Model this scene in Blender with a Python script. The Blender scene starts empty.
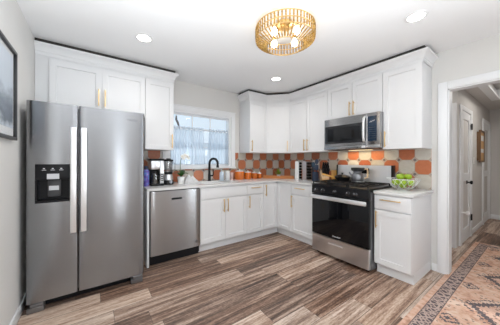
import bpy, bmesh, math, random
from mathutils import Vector, Matrix
random.seed(7)
S = bpy.context.scene
COL = S.collection
PI = math.pi

# ------------------------------------------------------------------ camera
cam = bpy.data.cameras.new('camera')
cam_o = bpy.data.objects.new('camera', cam); COL.objects.link(cam_o); S.camera = cam_o
cam.sensor_width = 36.0; cam.lens = 215.946/500*36.0
cam.shift_x = 1.688/500; cam.shift_y = -1.708/500
cam.clip_start = 0.02
_F = Vector((0.580678, 0.814133, -0.000774)); _R = Vector((0.814131, -0.580674, 0.002942)); _U = Vector((-0.001946, 0.002339, 0.999995))
m = Matrix(((_R.x, _U.x, -_F.x), (_R.y, _U.y, -_F.y), (_R.z, _U.z, -_F.z))).to_4x4()
m.translation = Vector((-3.209, -3.385, 1.267)); cam_o.matrix_world = m

# ------------------------------------------------------------------ world, big lights, exposure
w = bpy.data.worlds.new('sky'); S.world = w; w.use_nodes = True
bg = w.node_tree.nodes['Background']; bg.inputs[0].default_value = (0.80, 0.89, 0.98, 1); bg.inputs[1].default_value = 1.12
S.view_settings.view_transform = 'Standard'; S.view_settings.look = 'None'
S.view_settings.gamma = 1.0; S.view_settings.use_curve_mapping = False
S.view_settings.exposure = -0.13

def area(name, loc, rot, sx, sy, power, color=(1, 1, 1), shape='RECTANGLE', spread=PI):
    l = bpy.data.lights.new(name, 'AREA'); l.shape = shape; l.size = sx; l.size_y = sy
    l.energy = power; l.color = color; l.spread = spread
    o = bpy.data.objects.new(name, l); COL.objects.link(o); o.location = loc; o.rotation_euler = rot
    return o
area('daylight_rear_window', (-1.4, -6.50, 1.25), (math.radians(95), 0, 0), 2.8, 1.9, 16, (0.93, 0.97, 1.0))  # added area light outside the unseen rear windows, standing in for daylight
area('ceiling_bounce', (-2.64, -4.75, 0.55), (math.radians(180), 0, 0), 0.22, 2.0, 58, (0.92, 0.965, 1.0))  # added unseen uplight: brightens the ceiling, streaks the refrigerator door
area('ceiling_bounce', (-3.1, -3.2, 0.3), (math.radians(180), 0, 0), 0.9, 1.2, 50, (0.92, 0.965, 1.0), spread=math.radians(112))  # second added uplight, below the view, to brighten the front ceiling
sw_ = area('daylight_side_window', (0.42, -5.30, 1.40), (0, 0, 0), 1.2, 1.4, 36, (0.95, 0.98, 1.0), spread=math.radians(80))  # added area light outside the added side window, brightens the left wall
sw_.rotation_euler = Vector((-0.70, 0.66, 0.15)).to_track_quat('-Z', 'Y').to_euler()
sun_l = bpy.data.lights.new('sun', 'SUN'); sun_l.energy = 3.0; sun_l.angle = math.radians(3); sun_l.color = (1, 0.97, 0.92)
sun_o = bpy.data.objects.new('sun', sun_l); COL.objects.link(sun_o); sun_o.rotation_euler = (math.radians(48), 0, math.radians(18))

# ------------------------------------------------------------------ materials
def nodes(name):
    mt = bpy.data.materials.new(name); mt.use_nodes = True
    nt = mt.node_tree; nt.nodes.clear()
    out = nt.nodes.new('ShaderNodeOutputMaterial')
    return mt, nt, out
def N(nt, t, **kw):
    n = nt.nodes.new(t)
    for k, v in kw.items():
        if k.startswith('i_'):
            n.inputs[k[2:].replace('_', ' ')].default_value = v
        else: setattr(n, k, v)
    return n
def MA(nt, op, a, b=None, c=None):
    n = nt.nodes.new('ShaderNodeMath'); n.operation = op
    for i, x in enumerate((a, b, c)):
        if x is None: continue
        if isinstance(x, (int, float)): n.inputs[i].default_value = x
        else: nt.links.new(x, n.inputs[i])
    return n.outputs[0]
def MIX(nt, f, a, b):
    n = nt.nodes.new('ShaderNodeMix'); n.data_type = 'RGBA'
    for i, x in ((0, f), (6, a), (7, b)):
        if isinstance(x, (int, float)): n.inputs[i].default_value = x
        elif isinstance(x, tuple): n.inputs[i].default_value = (*x, 1) if len(x) == 3 else x
        else: nt.links.new(x, n.inputs[i])
    return n.outputs[2]
def RAMP(nt, f, stops):
    n = nt.nodes.new('ShaderNodeValToRGB'); e = n.color_ramp.elements
    while len(e) < len(stops): e.new(0.5)
    for q, (p, c) in zip(e, stops): q.position = p; q.color = (*c, 1)
    nt.links.new(f, n.inputs[0]); return n.outputs[0]
def NOISE(nt, vec, scale, detail=3, rough=0.5):
    n = nt.nodes.new('ShaderNodeTexNoise'); n.inputs['Scale'].default_value = scale
    n.inputs['Detail'].default_value = detail; n.inputs['Roughness'].default_value = rough
    if vec is not None: nt.links.new(vec, n.inputs['Vector'])
    return n.outputs[0]
def MAPV(nt, vec, sc):
    n = nt.nodes.new('ShaderNodeMapping'); n.inputs['Scale'].default_value = sc
    nt.links.new(vec, n.inputs['Vector']); return n.outputs[0]
def OBJV(nt): return nt.nodes.new('ShaderNodeTexCoord').outputs['Object']
def mat(name, col, rough=0.5, metal=0.0, var=0.04, scale=8.0, bump=0.0, stretch=(1, 1, 1), emit=0.0, emit_col=None, coat=0.0, aniso=0.0, trans=0.0, spec=0.5):
    mt, nt, out = nodes(name)
    p = N(nt, 'ShaderNodeBsdfPrincipled')
    p.inputs['Roughness'].default_value = rough; p.inputs['Metallic'].default_value = metal
    p.inputs['Specular IOR Level'].default_value = spec
    p.inputs['Coat Weight'].default_value = coat; p.inputs['Transmission Weight'].default_value = trans
    v = MAPV(nt, OBJV(nt), stretch); f = NOISE(nt, v, scale)
    d = tuple(max(0, c*(1-var)) for c in col); l = tuple(min(1, c*(1+var)) for c in col)
    nt.links.new(MIX(nt, f, d, l), p.inputs['Base Color'])
    if bump:
        b = N(nt, 'ShaderNodeBump'); b.inputs['Strength'].default_value = bump; b.inputs['Distance'].default_value = 0.01
        nt.links.new(f, b.inputs['Height']); nt.links.new(b.outputs[0], p.inputs['Normal'])
    if aniso:
        p.inputs['Anisotropic'].default_value = aniso
        t = N(nt, 'ShaderNodeTangent'); t.direction_type = 'RADIAL'; t.axis = 'Z'; p.inputs['Anisotropic Rotation'].default_value = 0.25
        nt.links.new(t.outputs[0], p.inputs['Tangent'])
    if emit:
        p.inputs['Emission Strength'].default_value = emit
        p.inputs['Emission Color'].default_value = (*(emit_col or col), 1)
    nt.links.new(p.outputs[0], out.inputs[0]); return mt

M = {}
M['wall'] = mat('painted_wall', (0.735, 0.725, 0.705), 0.85, var=0.015, scale=3)
M['ceiling'] = mat('ceiling_paint', (0.90, 0.905, 0.91), 0.9, var=0.01, scale=2)
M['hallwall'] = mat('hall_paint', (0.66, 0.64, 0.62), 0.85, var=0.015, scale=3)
M['trim'] = mat('white_trim', (0.84, 0.85, 0.865), 0.4, var=0.01)
M['cab'] = mat('white_cabinet_paint', (0.815, 0.82, 0.832), 0.42, var=0.01)
M['cabin'] = mat('cabinet_inside', (0.55, 0.55, 0.55), 0.6)
M['gold'] = mat('brushed_gold', (0.78, 0.56, 0.27), 0.32, 1.0, scale=40)
M['steel_dw'] = mat('brushed_dishwasher_steel', (0.39, 0.39, 0.395), 0.25, 1.0, var=0.05, scale=3, stretch=(2, 2, 60), aniso=0.92)
M['steel'] = mat('brushed_steel', (0.30, 0.305, 0.318), 0.25, 1.0, var=0.05, scale=3, stretch=(2, 2, 60), aniso=0.92)
M['steel_l'] = mat('satin_steel', (0.66, 0.665, 0.68), 0.3, 1.0, var=0.03, scale=20)
M['handle'] = mat('pale_steel_handle', (0.86, 0.86, 0.87), 0.34, 0.75, var=0.02, scale=20)
M['dsteel'] = mat('dark_steel', (0.23, 0.235, 0.25), 0.3, 0.9, scale=20)
M['black'] = mat('black_plastic', (0.010, 0.010, 0.012), 0.35, var=0.1, spec=0.2)
M['mblack'] = mat('matte_black', (0.013, 0.013, 0.014), 0.5, var=0.1, spec=0.3)
M['iron'] = mat('cast_iron', (0.016, 0.016, 0.017), 0.6, var=0.2, scale=60, bump=0.1, spec=0.3)
M['bglass'] = mat('black_glass', (0.004, 0.0045, 0.006), 0.05, var=0.1, spec=0.35)
M['mglass'] = mat('microwave_glass', (0.022, 0.023, 0.026), 0.08, var=0.1, spec=0.5)
M['bluepanel'] = mat('dark_blue_panel', (0.012, 0.03, 0.06), 0.12, var=0.15)
M['grey'] = mat('grey_plastic', (0.30, 0.31, 0.32), 0.4)
M['lgrey'] = mat('light_grey_plastic', (0.62, 0.63, 0.65), 0.4)
M['white'] = mat('white_plastic', (0.86, 0.86, 0.86), 0.35, var=0.01)
M['porc'] = mat('white_ceramic', (0.86, 0.86, 0.85), 0.15, var=0.02)
M['orange'] = mat('orange_glaze', (0.66, 0.155, 0.015), 0.25, var=0.06, coat=0.3)
M['wood'] = mat('light_wood', (0.62, 0.36, 0.15), 0.5, var=0.2, scale=6, stretch=(4, 4, 30))
M['paleblk'] = mat('pale_wood', (0.72, 0.50, 0.30), 0.5, var=0.12, scale=6, stretch=(12, 12, 2))
M['tray'] = mat('honey_wood', (0.56, 0.21, 0.06), 0.45, var=0.25, scale=5, stretch=(2, 20, 20))
M['yellowood'] = mat('yellow_wood', (0.80, 0.42, 0.10), 0.5, var=0.1, scale=8)
M['leaf'] = mat('green_leaf', (0.05, 0.15, 0.03), 0.4, var=0.3, scale=20)
M['lleaf'] = mat('light_leaf', (0.30, 0.42, 0.07), 0.5, var=0.3, scale=30)
M['stem'] = mat('plant_stem', (0.10, 0.16, 0.05), 0.5)
M['petal'] = mat('white_petal', (0.88, 0.88, 0.84), 0.5)
M['pollen'] = mat('petal_centre', (0.75, 0.55, 0.08), 0.5)
M['apple'] = mat('green_apple_skin', (0.33, 0.50, 0.03), 0.28, var=0.22, scale=9)
M['wire'] = mat('white_wire', (0.80, 0.81, 0.82), 0.3, 0.2)
M['navy'] = mat('navy_ceramic', (0.016, 0.028, 0.06), 0.3, var=0.2)
M['navyh'] = mat('navy_silicone', (0.02, 0.035, 0.075), 0.45)
M['teal'] = mat('teal_silicone', (0.012, 0.05, 0.10), 0.45)
M['cloth'] = mat('grey_white_towel', (0.70, 0.70, 0.71), 0.95, var=0.18, scale=30, bump=0.3)
M['soil'] = mat('bark', (0.10, 0.06, 0.03), 0.9, var=0.4, scale=60)
M['liquid'] = mat('coffee', (0.02, 0.01, 0.006), 0.1)
M['bluesoap'] = mat('pale_blue_soap', (0.55, 0.64, 0.74), 0.15, var=0.05)
M['clear'] = mat('frosted_white', (0.80, 0.80, 0.80), 0.2, var=0.04)
M['pink'] = mat('pink_clear_plastic', (0.75, 0.52, 0.48), 0.2, var=0.05)
M['frame'] = mat('black_frame', (0.022, 0.022, 0.025), 0.35)
M['matb'] = mat('white_mat_board', (0.78, 0.79, 0.80), 0.8, var=0.01)
M['snow'] = mat('pale_ground', (0.80, 0.82, 0.85), 0.9, var=0.05, scale=2)
M['siding'] = mat('pale_siding', (0.80, 0.83, 0.86), 0.8, var=0.05, scale=2, stretch=(1, 1, 12))
M['roof'] = mat('grey_roof', (0.55, 0.58, 0.62), 0.9, var=0.2, scale=12)
M['twig'] = mat('dark_twig', (0.10, 0.09, 0.09), 0.7)
M['lens'] = mat('lamp_lens', (1, 0.97, 0.92), 0.5, emit=14.0, emit_col=(1, 0.96, 0.90))
M['bulb'] = mat('warm_bulb', (1, 0.9, 0.75), 0.5, emit=13.0, emit_col=(1, 0.85, 0.62))
M['mwlamp'] = mat('cooktop_lamp', (1, 0.85, 0.6), 0.5, emit=1.5, emit_col=(1, 0.75, 0.42))
M['counter'] = mat('white_quartz', (0.74, 0.74, 0.735), 0.18, var=0.06, scale=5)
M['knobm'] = mat('black_chrome_knob', (0.06, 0.06, 0.065), 0.25, 0.7)
M['charcoal'] = mat('charcoal_plastic', (0.05, 0.05, 0.053), 0.4)
M['dwood'] = mat('dark_wood', (0.16, 0.085, 0.04), 0.5, var=0.2)
M['rawboard'] = mat('unfinished_dark_board', (0.045, 0.04, 0.037), 0.9, var=0.2)  # near-black colour standing in for shade above the crown
M['bronze'] = mat('dark_bronze', (0.03, 0.026, 0.024), 0.35, 0.6)
M['outlet'] = mat('switch_white', (0.82, 0.82, 0.80), 0.35)

def thin_glass(name, tint, refl):
    mt, nt, out = nodes(name)
    t = N(nt, 'ShaderNodeBsdfTransparent'); t.inputs[0].default_value = (*tint, 1)
    g = N(nt, 'ShaderNodeBsdfGlossy'); g.inputs['Roughness'].default_value = 0.03
    x = N(nt, 'ShaderNodeMixShader'); x.inputs[0].default_value = refl
    nt.links.new(t.outputs[0], x.inputs[1]); nt.links.new(g.outputs[0], x.inputs[2]); nt.links.new(x.outputs[0], out.inputs[0])
    return mt
M['glass'] = thin_glass('window_glass', (0.95, 0.98, 1.0), 0.05)
M['jarglass'] = thin_glass('jar_glass', (0.80, 0.80, 0.80), 0.14)
M['artglass'] = thin_glass('picture_glass', (0.98, 0.98, 0.98), 0.04)

def sheer():
    mt, nt, out = nodes('sheer_curtain')
    d = N(nt, 'ShaderNodeBsdfDiffuse'); t = N(nt, 'ShaderNodeBsdfTranslucent'); x = N(nt, 'ShaderNodeBsdfTransparent')
    v = MAPV(nt, OBJV(nt), (60, 60, 2)); f = NOISE(nt, v, 1.0, 2)
    c = RAMP(nt, f, [(0.3, (0.66, 0.74, 0.82)), (0.7, (0.88, 0.92, 0.96))])
    nt.links.new(c, d.inputs[0]); nt.links.new(c, t.inputs[0]); x.inputs[0].default_value = (0.90, 0.95, 1, 1)
    a = N(nt, 'ShaderNodeMixShader'); a.inputs[0].default_value = 0.55
    nt.links.new(d.outputs[0], a.inputs[1]); nt.links.new(t.outputs[0], a.inputs[2])
    b = N(nt, 'ShaderNodeMixShader'); lw = N(nt, 'ShaderNodeLayerWeight'); lw.inputs[0].default_value = 0.5
    nt.links.new(MA(nt, 'SUBTRACT', 0.52, MA(nt, 'MULTIPLY', lw.outputs['Facing'], 0.50)), b.inputs[0])
    nt.links.new(a.outputs[0], b.inputs[1]); nt.links.new(x.outputs[0], b.inputs[2]); nt.links.new(b.outputs[0], out.inputs[0])
    return mt
M['sheer'] = sheer()

def gold_strands():
    mt, nt, out = nodes('golden_bead_strands')
    p = N(nt, 'ShaderNodeBsdfPrincipled'); p.inputs['Roughness'].default_value = 0.3; p.inputs['Metallic'].default_value = 0.35
    f = NOISE(nt, OBJV(nt), 45, 2)
    c = RAMP(nt, f, [(0.3, (0.30, 0.155, 0.025)), (0.7, (0.66, 0.41, 0.11))])
    nt.links.new(c, p.inputs['Base Color'])
    t = N(nt, 'ShaderNodeBsdfTranslucent'); nt.links.new(c, t.inputs[0])
    x = N(nt, 'ShaderNodeMixShader'); x.inputs[0].default_value = 0.18
    nt.links.new(p.outputs[0], x.inputs[1]); nt.links.new(t.outputs[0], x.inputs[2]); nt.links.new(x.outputs[0], out.inputs[0])
    return mt
M['strand'] = gold_strands()

def swirl():
    mt, nt, out = nodes('purple_swirl_print')
    p = N(nt, 'ShaderNodeBsdfPrincipled'); p.inputs['Roughness'].default_value = 0.3
    f = NOISE(nt, OBJV(nt), 22, 2)
    c = RAMP(nt, f, [(0.30, (0.03, 0.05, 0.22)), (0.45, (0.16, 0.08, 0.42)), (0.55, (0.08, 0.25, 0.60)), (0.68, (0.55, 0.12, 0.40))])
    nt.links.new(c, p.inputs['Base Color']); nt.links.new(p.outputs[0], out.inputs[0]); return mt
M['swirl'] = swirl()

def tiles():
    mt, nt, out = nodes('octagon_tile')
    uv = N(nt, 'ShaderNodeUVMap'); sp = N(nt, 'ShaderNodeSeparateXYZ'); nt.links.new(uv.outputs[0], sp.inputs[0])
    P = MA(nt, 'DIVIDE', sp.outputs[0], 0.172); Q = MA(nt, 'DIVIDE', sp.outputs[1], 0.174)
    ip = MA(nt, 'FLOOR', P); iq = MA(nt, 'FLOOR', Q)
    fx = MA(nt, 'ABSOLUTE', MA(nt, 'SUBTRACT', MA(nt, 'FRACT', P), 0.5)); fy = MA(nt, 'ABSOLUTE', MA(nt, 'SUBTRACT', MA(nt, 'FRACT', Q), 0.5))
    mx = MA(nt, 'MAXIMUM', fx, fy); sm = MA(nt, 'ADD', fx, fy)
    par = MA(nt, 'MODULO', MA(nt, 'ADD', MA(nt, 'ADD', ip, iq), 400.0), 2.0)
    isor = MA(nt, 'GREATER_THAN', par, 0.5)
    cell = N(nt, 'ShaderNodeCombineXYZ'); nt.links.new(ip, cell.inputs[0]); nt.links.new(iq, cell.inputs[1])
    wn = N(nt, 'ShaderNodeTexWhiteNoise'); wn.noise_dimensions = '3D'; nt.links.new(cell.outputs[0], wn.inputs['Vector'])
    nz = NOISE(nt, uv.outputs[0], 26, 4, 0.6)
    f = MA(nt, 'ADD', MA(nt, 'MULTIPLY', wn.outputs[0], 0.6), MA(nt, 'MULTIPLY', nz, 0.4))
    terra = RAMP(nt, f, [(0.1, (0.34, 0.10, 0.05)), (0.5, (0.53, 0.165, 0.07)), (0.9, (0.64, 0.25, 0.13))])
    cream = RAMP(nt, f, [(0.1, (0.46, 0.41, 0.34)), (0.5, (0.60, 0.56, 0.50)), (0.9, (0.74, 0.72, 0.70))])
    body = MIX(nt, isor, cream, terra)
    grout = MA(nt, 'MAXIMUM', MA(nt, 'GREATER_THAN', mx, 0.482), MA(nt, 'GREATER_THAN', sm, 0.755))
    dot = MA(nt, 'GREATER_THAN', sm, 0.79)
    core = MA(nt, 'GREATER_THAN', sm, 0.885)
    c = MIX(nt, grout, body, (0.40, 0.31, 0.25)); c = MIX(nt, dot, c, (0.50, 0.40, 0.33)); c = MIX(nt, core, c, (0.16, 0.14, 0.14))
    p = N(nt, 'ShaderNodeBsdfPrincipled'); p.inputs['Roughness'].default_value = 0.35; nt.links.new(c, p.inputs['Base Color'])
    b = N(nt, 'ShaderNodeBump'); b.inputs['Strength'].default_value = 0.4; b.inputs['Distance'].default_value = 0.004
    nt.links.new(MA(nt, 'SUBTRACT', 1.0, grout), b.inputs['Height']); nt.links.new(b.outputs[0], p.inputs['Normal'])
    nt.links.new(p.outputs[0], out.inputs[0]); return mt
M['tiles'] = tiles()

def planks():
    mt, nt, out = nodes('vinyl_planks')
    o = OBJV(nt); sp = N(nt, 'ShaderNodeSeparateXYZ'); nt.links.new(o, sp.inputs[0])
    W, L = 0.178, 1.22
    rr = MA(nt, 'DIVIDE', sp.outputs[1], W); row = MA(nt, 'FLOOR', rr); fr = MA(nt, 'FRACT', rr)
    w1 = N(nt, 'ShaderNodeTexWhiteNoise'); w1.noise_dimensions = '1D'; nt.links.new(row, w1.inputs['W'])
    cc = MA(nt, 'ADD', MA(nt, 'DIVIDE', sp.outputs[0], L), MA(nt, 'MULTIPLY', w1.outputs[0], 5.0))
    colm = MA(nt, 'FLOOR', cc); fc = MA(nt, 'FRACT', cc)
    cell = N(nt, 'ShaderNodeCombineXYZ'); nt.links.new(row, cell.inputs[0]); nt.links.new(colm, cell.inputs[1])
    w2 = N(nt, 'ShaderNodeTexWhiteNoise'); w2.noise_dimensions = '3D'; nt.links.new(cell.outputs[0], w2.inputs['Vector'])
    # grain coordinates shifted per plank
    off = N(nt, 'ShaderNodeVectorMath'); off.operation = 'MULTIPLY_ADD'
    nt.links.new(w2.outputs['Color'], off.inputs[0]); off.inputs[1].default_value = (13, 17, 5); nt.links.new(o, off.inputs[2])
    g1 = NOISE(nt, MAPV(nt, off.outputs[0], (0.65, 14, 1)), 2.0, 5, 0.6)
    g2 = NOISE(nt, MAPV(nt, off.outputs[0], (14, 50, 1)), 2.0, 4, 0.65)
    g3 = NOISE(nt, MAPV(nt, off.outputs[0], (1.6, 30, 1)), 2.2, 6, 0.72)
    def C(x, k): return MA(nt, 'MULTIPLY', MA(nt, 'SUBTRACT', x, 0.5), k)
    f = MA(nt, 'ADD', MA(nt, 'MULTIPLY', w2.outputs[0], 0.56), C(g1, 1.7))
    f = MA(nt, 'ADD', f, C(g2, 0.75)); f = MA(nt, 'ADD', f, C(g3, 0.85))
    f = MA(nt, 'ADD', f, 0.25)
    dark = RAMP(nt, f, [(0.05, (0.055, 0.031, 0.021)), (0.30, (0.160, 0.086, 0.056)), (0.50, (0.32, 0.192, 0.130)), (0.70, (0.50, 0.345, 0.255)), (0.95, (0.70, 0.56, 0.45))])
    grey = RAMP(nt, f, [(0.05, (0.055, 0.037, 0.029)), (0.30, (0.165, 0.106, 0.080)), (0.50, (0.32, 0.225, 0.175)), (0.70, (0.50, 0.385, 0.31)), (0.95, (0.71, 0.60, 0.52))])
    sepc = N(nt, 'ShaderNodeSeparateColor'); nt.links.new(w2.outputs['Color'], sepc.inputs[0])
    c = MIX(nt, sepc.outputs[1], dark, grey)
    gap = MA(nt, 'MAXIMUM', MA(nt, 'LESS_THAN', fr, 0.022), MA(nt, 'LESS_THAN', fc, 0.0022))
    c = MIX(nt, gap, c, (0.06, 0.045, 0.035))
    p = N(nt, 'ShaderNodeBsdfPrincipled'); nt.links.new(c, p.inputs['Base Color'])
    nt.links.new(MA(nt, 'ADD', MA(nt, 'MULTIPLY', g2, 0.2), 0.34), p.inputs['Roughness'])
    b = N(nt, 'ShaderNodeBump'); b.inputs['Strength'].default_value = 0.15; b.inputs['Distance'].default_value = 0.003
    nt.links.new(g2, b.inputs['Height']); nt.links.new(b.outputs[0], p.inputs['Normal'])
    nt.links.new(p.outputs[0], out.inputs[0]); return mt
M['floor'] = planks()

RUG_HALF = 0.52
def rugmat():
    # object space: x along the rug, y across it, origin at the rug's centre
    mt, nt, out = nodes('faded_persian_rug')
    o = OBJV(nt); sp = N(nt, 'ShaderNodeSeparateXYZ'); nt.links.new(o, sp.inputs[0])
    X, Y = sp.outputs[0], sp.outputs[1]
    warp = NOISE(nt, o, 14, 3); wv = MA(nt, 'MULTIPLY', MA(nt, 'SUBTRACT', warp, 0.5), 0.05)
    dy = MA(nt, 'SUBTRACT', RUG_HALF, MA(nt, 'ABSOLUTE', Y)); dx = MA(nt, 'SUBTRACT', RUG_LEN/2, MA(nt, 'ABSOLUTE', X))
    d = MA(nt, 'MINIMUM', dx, dy)
    n1 = NOISE(nt, o, 20, 4, 0.65); n2 = NOISE(nt, o, 5, 3); n3 = NOISE(nt, MAPV(nt, o, (40, 160, 1)), 2, 3)
    base = RAMP(nt, MA(nt, 'ADD', MA(nt, 'MULTIPLY', n1, 0.6), MA(nt, 'MULTIPLY', n2, 0.4)), [(0.34, (0.44, 0.22, 0.155)), (0.47, (0.68, 0.42, 0.305)), (0.62, (0.78, 0.60, 0.49))])
    def band(v, a, b): return MA(nt, 'MULTIPLY', MA(nt, 'GREATER_THAN', v, a), MA(nt, 'LESS_THAN', v, b))
    vor = N(nt, 'ShaderNodeTexVoronoi'); vor.inputs['Scale'].default_value = 26; nt.links.new(o, vor.inputs['Vector'])
    vo = N(nt, 'ShaderNodeTexVoronoi'); vo.feature = 'DISTANCE_TO_EDGE'; vo.inputs['Scale'].default_value = 17; nt.links.new(o, vo.inputs['Vector'])
    # navy band with a pale lattice
    lat = MA(nt, 'LESS_THAN', MA(nt, 'ABSOLUTE', MA(nt, 'SUBTRACT', MA(nt, 'PINGPONG', X, 0.045), MA(nt, 'MULTIPLY', MA(nt, 'PINGPONG', MA(nt, 'ADD', Y, 0.01), 0.045), 1.0))), 0.008)
    bandcol = MIX(nt, MA(nt, 'MAXIMUM', lat, MA(nt, 'LESS_THAN', vo.outputs[0], 0.07)), (0.045, 0.047, 0.072), (0.48, 0.37, 0.33))
    c = MIX(nt, band(d, 0.052, 0.145), base, bandcol)
    c = MIX(nt, MA(nt, 'MAXIMUM', band(d, 0.047, 0.053), band(d, 0.143, 0.149)), c, (0.08, 0.07, 0.085))
    # medallions every 0.778 m: stepped diamonds with a thick navy outline
    nb = NOISE(nt, o, 30, 2); nbv = MA(nt, 'MULTIPLY', MA(nt, 'SUBTRACT', nb, 0.5), 0.07)
    def modx(ph): return MA(nt, 'ABSOLUTE', MA(nt, 'SUBTRACT', MA(nt, 'MODULO', MA(nt, 'ADD', X, 20*0.778 + ph), 0.778), 0.389))
    ax = modx(RUG_PH); bx = modx(RUG_PH + 0.389); ay = MA(nt, 'ABSOLUTE', Y)
    def snap(v, q): return MA(nt, 'MULTIPLY', MA(nt, 'ROUND', MA(nt, 'DIVIDE', v, q)), q)
    md = MA(nt, 'ADD', MA(nt, 'ADD', MA(nt, 'MULTIPLY', snap(ax, 0.022), 0.78), snap(ay, 0.022)), nbv)
    inner = MA(nt, 'GREATER_THAN', d, 0.16)
    navy = (0.040, 0.052, 0.080); mott = MA(nt, 'GREATER_THAN', n1, 0.35)
    med = MA(nt, 'MAXIMUM', band(md, 0.205, 0.265), MA(nt, 'MAXIMUM', band(md, 0.075, 0.105), band(md, 0.300, 0.312)))
    c = MIX(nt, MA(nt, 'MULTIPLY', MA(nt, 'MULTIPLY', med, inner), MA(nt, 'ADD', 0.62, MA(nt, 'MULTIPLY', mott, 0.36))), c, navy)
    c = MIX(nt, MA(nt, 'MULTIPLY', MA(nt, 'MULTIPLY', band(md, 0.115, 0.195), inner), 0.45), c, (0.62, 0.40, 0.33))
    # small stepped figures along the border, between the medallions
    ey = MA(nt, 'ABSOLUTE', MA(nt, 'SUBTRACT', ay, 0.315))
    fg = MA(nt, 'ADD', MA(nt, 'ADD', snap(bx, 0.016), snap(ey, 0.016)), nbv)
    fig = MA(nt, 'MAXIMUM', band(fg, 0.055, 0.080), MA(nt, 'LESS_THAN', fg, 0.025))
    c = MIX(nt, MA(nt, 'MULTIPLY', MA(nt, 'MULTIPLY', fig, inner), mott), c, navy)
    fl = MA(nt, 'MULTIPLY', MA(nt, 'LESS_THAN', vor.outputs['Distance'], 0.26), MA(nt, 'GREATER_THAN', n2, 0.47))
    c = MIX(nt, MA(nt, 'MULTIPLY', MA(nt, 'MULTIPLY', fl, inner), 0.75), c, (0.11, 0.075, 0.075))
    c = MIX(nt, MA(nt, 'MULTIPLY', n3, 0.30), c, (0.66, 0.46, 0.36))
    p = N(nt, 'ShaderNodeBsdfPrincipled'); p.inputs['Roughness'].default_value = 0.95; p.inputs['Specular IOR Level'].default_value = 0.1
    nt.links.new(c, p.inputs['Base Color'])
    b = N(nt, 'ShaderNodeBump'); b.inputs['Strength'].default_value = 0.3; b.inputs['Distance'].default_value = 0.004
    nt.links.new(n3, b.inputs['Height']); nt.links.new(b.outputs[0], p.inputs['Normal'])
    nt.links.new(p.outputs[0], out.inputs[0]); return mt
RUG_X0, RUG_X1 = -1.95, 1.66
RUG_LEN = RUG_X1 - RUG_X0; RUG_CX = (RUG_X0 + RUG_X1)/2; RUG_CY = -2.70 - RUG_HALF
RUG_PH = (RUG_CX - (-0.506)) % 0.778 + 0.389
M['rug'] = rugmat()

def art():
    mt, nt, out = nodes('misty_landscape_print')
    o = OBJV(nt); sp = N(nt, 'ShaderNodeSeparateXYZ'); nt.links.new(o, sp.inputs[0])
    n = NOISE(nt, MAPV(nt, o, (3, 3, 5)), 2.5, 5, 0.6)
    f = MA(nt, 'ADD', MA(nt, 'DIVIDE', MA(nt, 'SUBTRACT', sp.outputs[2], 1.40), 0.7), MA(nt, 'MULTIPLY', MA(nt, 'SUBTRACT', n, 0.5), 0.35))
    c = RAMP(nt, f, [(0.12, (0.60, 0.66, 0.74)), (0.24, (0.16, 0.19, 0.23)), (0.42, (0.30, 0.35, 0.41)), (0.55, (0.62, 0.70, 0.78)), (0.9, (0.70, 0.76, 0.84))])
    p = N(nt, 'ShaderNodeBsdfPrincipled'); p.inputs['Roughness'].default_value = 0.6
    nt.links.new(c, p.inputs['Base Color']); nt.links.new(p.outputs[0], out.inputs[0]); return mt
M['art'] = art()

# ------------------------------------------------------------------ mesh helpers
def box(bm, x0, x1, y0, y1, z0, z1, bev=0.0):
    vs = [bm.verts.new((x, y, z)) for x in (x0, x1) for y in (y0, y1) for z in (z0, z1)]
    f = [(0, 1, 3, 2), (4, 6, 7, 5), (0, 4, 5, 1), (2, 3, 7, 6), (0, 2, 6, 4), (1, 5, 7, 3)]
    fs = [bm.faces.new([vs[i] for i in q]) for q in f]
    if bev:
        es = list({e for q in fs for e in q.edges})
        bmesh.ops.bevel(bm, geom=es, offset=bev, segments=2, profile=0.5, affect='EDGES')
    return vs
def frame_axes(d):
    d = d.normalized(); a = Vector((0, 0, 1)) if abs(d.z) < 0.9 else Vector((1, 0, 0))
    u = d.cross(a).normalized(); return u, d.cross(u).normalized()
def tube(bm, pts, r, seg=8, cap=True, closed=False):
    pts = [Vector(p) for p in pts]; n = len(pts); rings = []
    rs = r if isinstance(r, (list, tuple)) else [r]*n
    u = None
    for i, p in enumerate(pts):
        if closed: d = pts[(i+1) % n] - pts[i-1]
        else: d = pts[min(i+1, n-1)] - pts[max(i-1, 0)]
        d.normalize()
        if u is None: u, v = frame_axes(d)
        else:
            u = (u - d*u.dot(d)); u = u.normalized() if u.length > 1e-6 else frame_axes(d)[0]; v = d.cross(u)
        rings.append([bm.verts.new(p + (u*math.cos(2*PI*k/seg) + v*math.sin(2*PI*k/seg))*rs[i]) for k in range(seg)])
    for i in range(n if closed else n-1):
        a, b = rings[i], rings[(i+1) % n]
        for k in range(seg): bm.faces.new((a[k], a[(k+1) % seg], b[(k+1) % seg], b[k]))
    if cap and not closed:
        bm.faces.new(rings[0][::-1]); bm.faces.new(rings[-1])
def cyl(bm, p0, p1, r0, r1=None, seg=20): tube(bm, [p0, p1], [r0, r0 if r1 is None else r1], seg)
def lathe(bm, prof, c=(0, 0, 0), seg=28, mtx=None):
    rings = []
    for r, z in prof:
        if r < 1e-6: v = [bm.verts.new((0, 0, z))]
        else: v = [bm.verts.new((r*math.cos(2*PI*k/seg), r*math.sin(2*PI*k/seg), z)) for k in range(seg)]
        rings.append(v)
    for a, b in zip(rings, rings[1:]):
        for k in range(seg):
            k2 = (k+1) % seg
            if len(a) == 1 and len(b) == 1: continue
            if len(a) == 1: bm.faces.new((a[0], b[k], b[k2]))
            elif len(b) == 1: bm.faces.new((a[k], b[0], a[k2]))
            else: bm.faces.new((a[k], b[k], b[k2], a[k2]))
    T = Matrix.Translation(c) @ (mtx or Matrix.Identity(4))
    for ring in rings:
        for v in ring: v.co = T @ v.co
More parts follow.
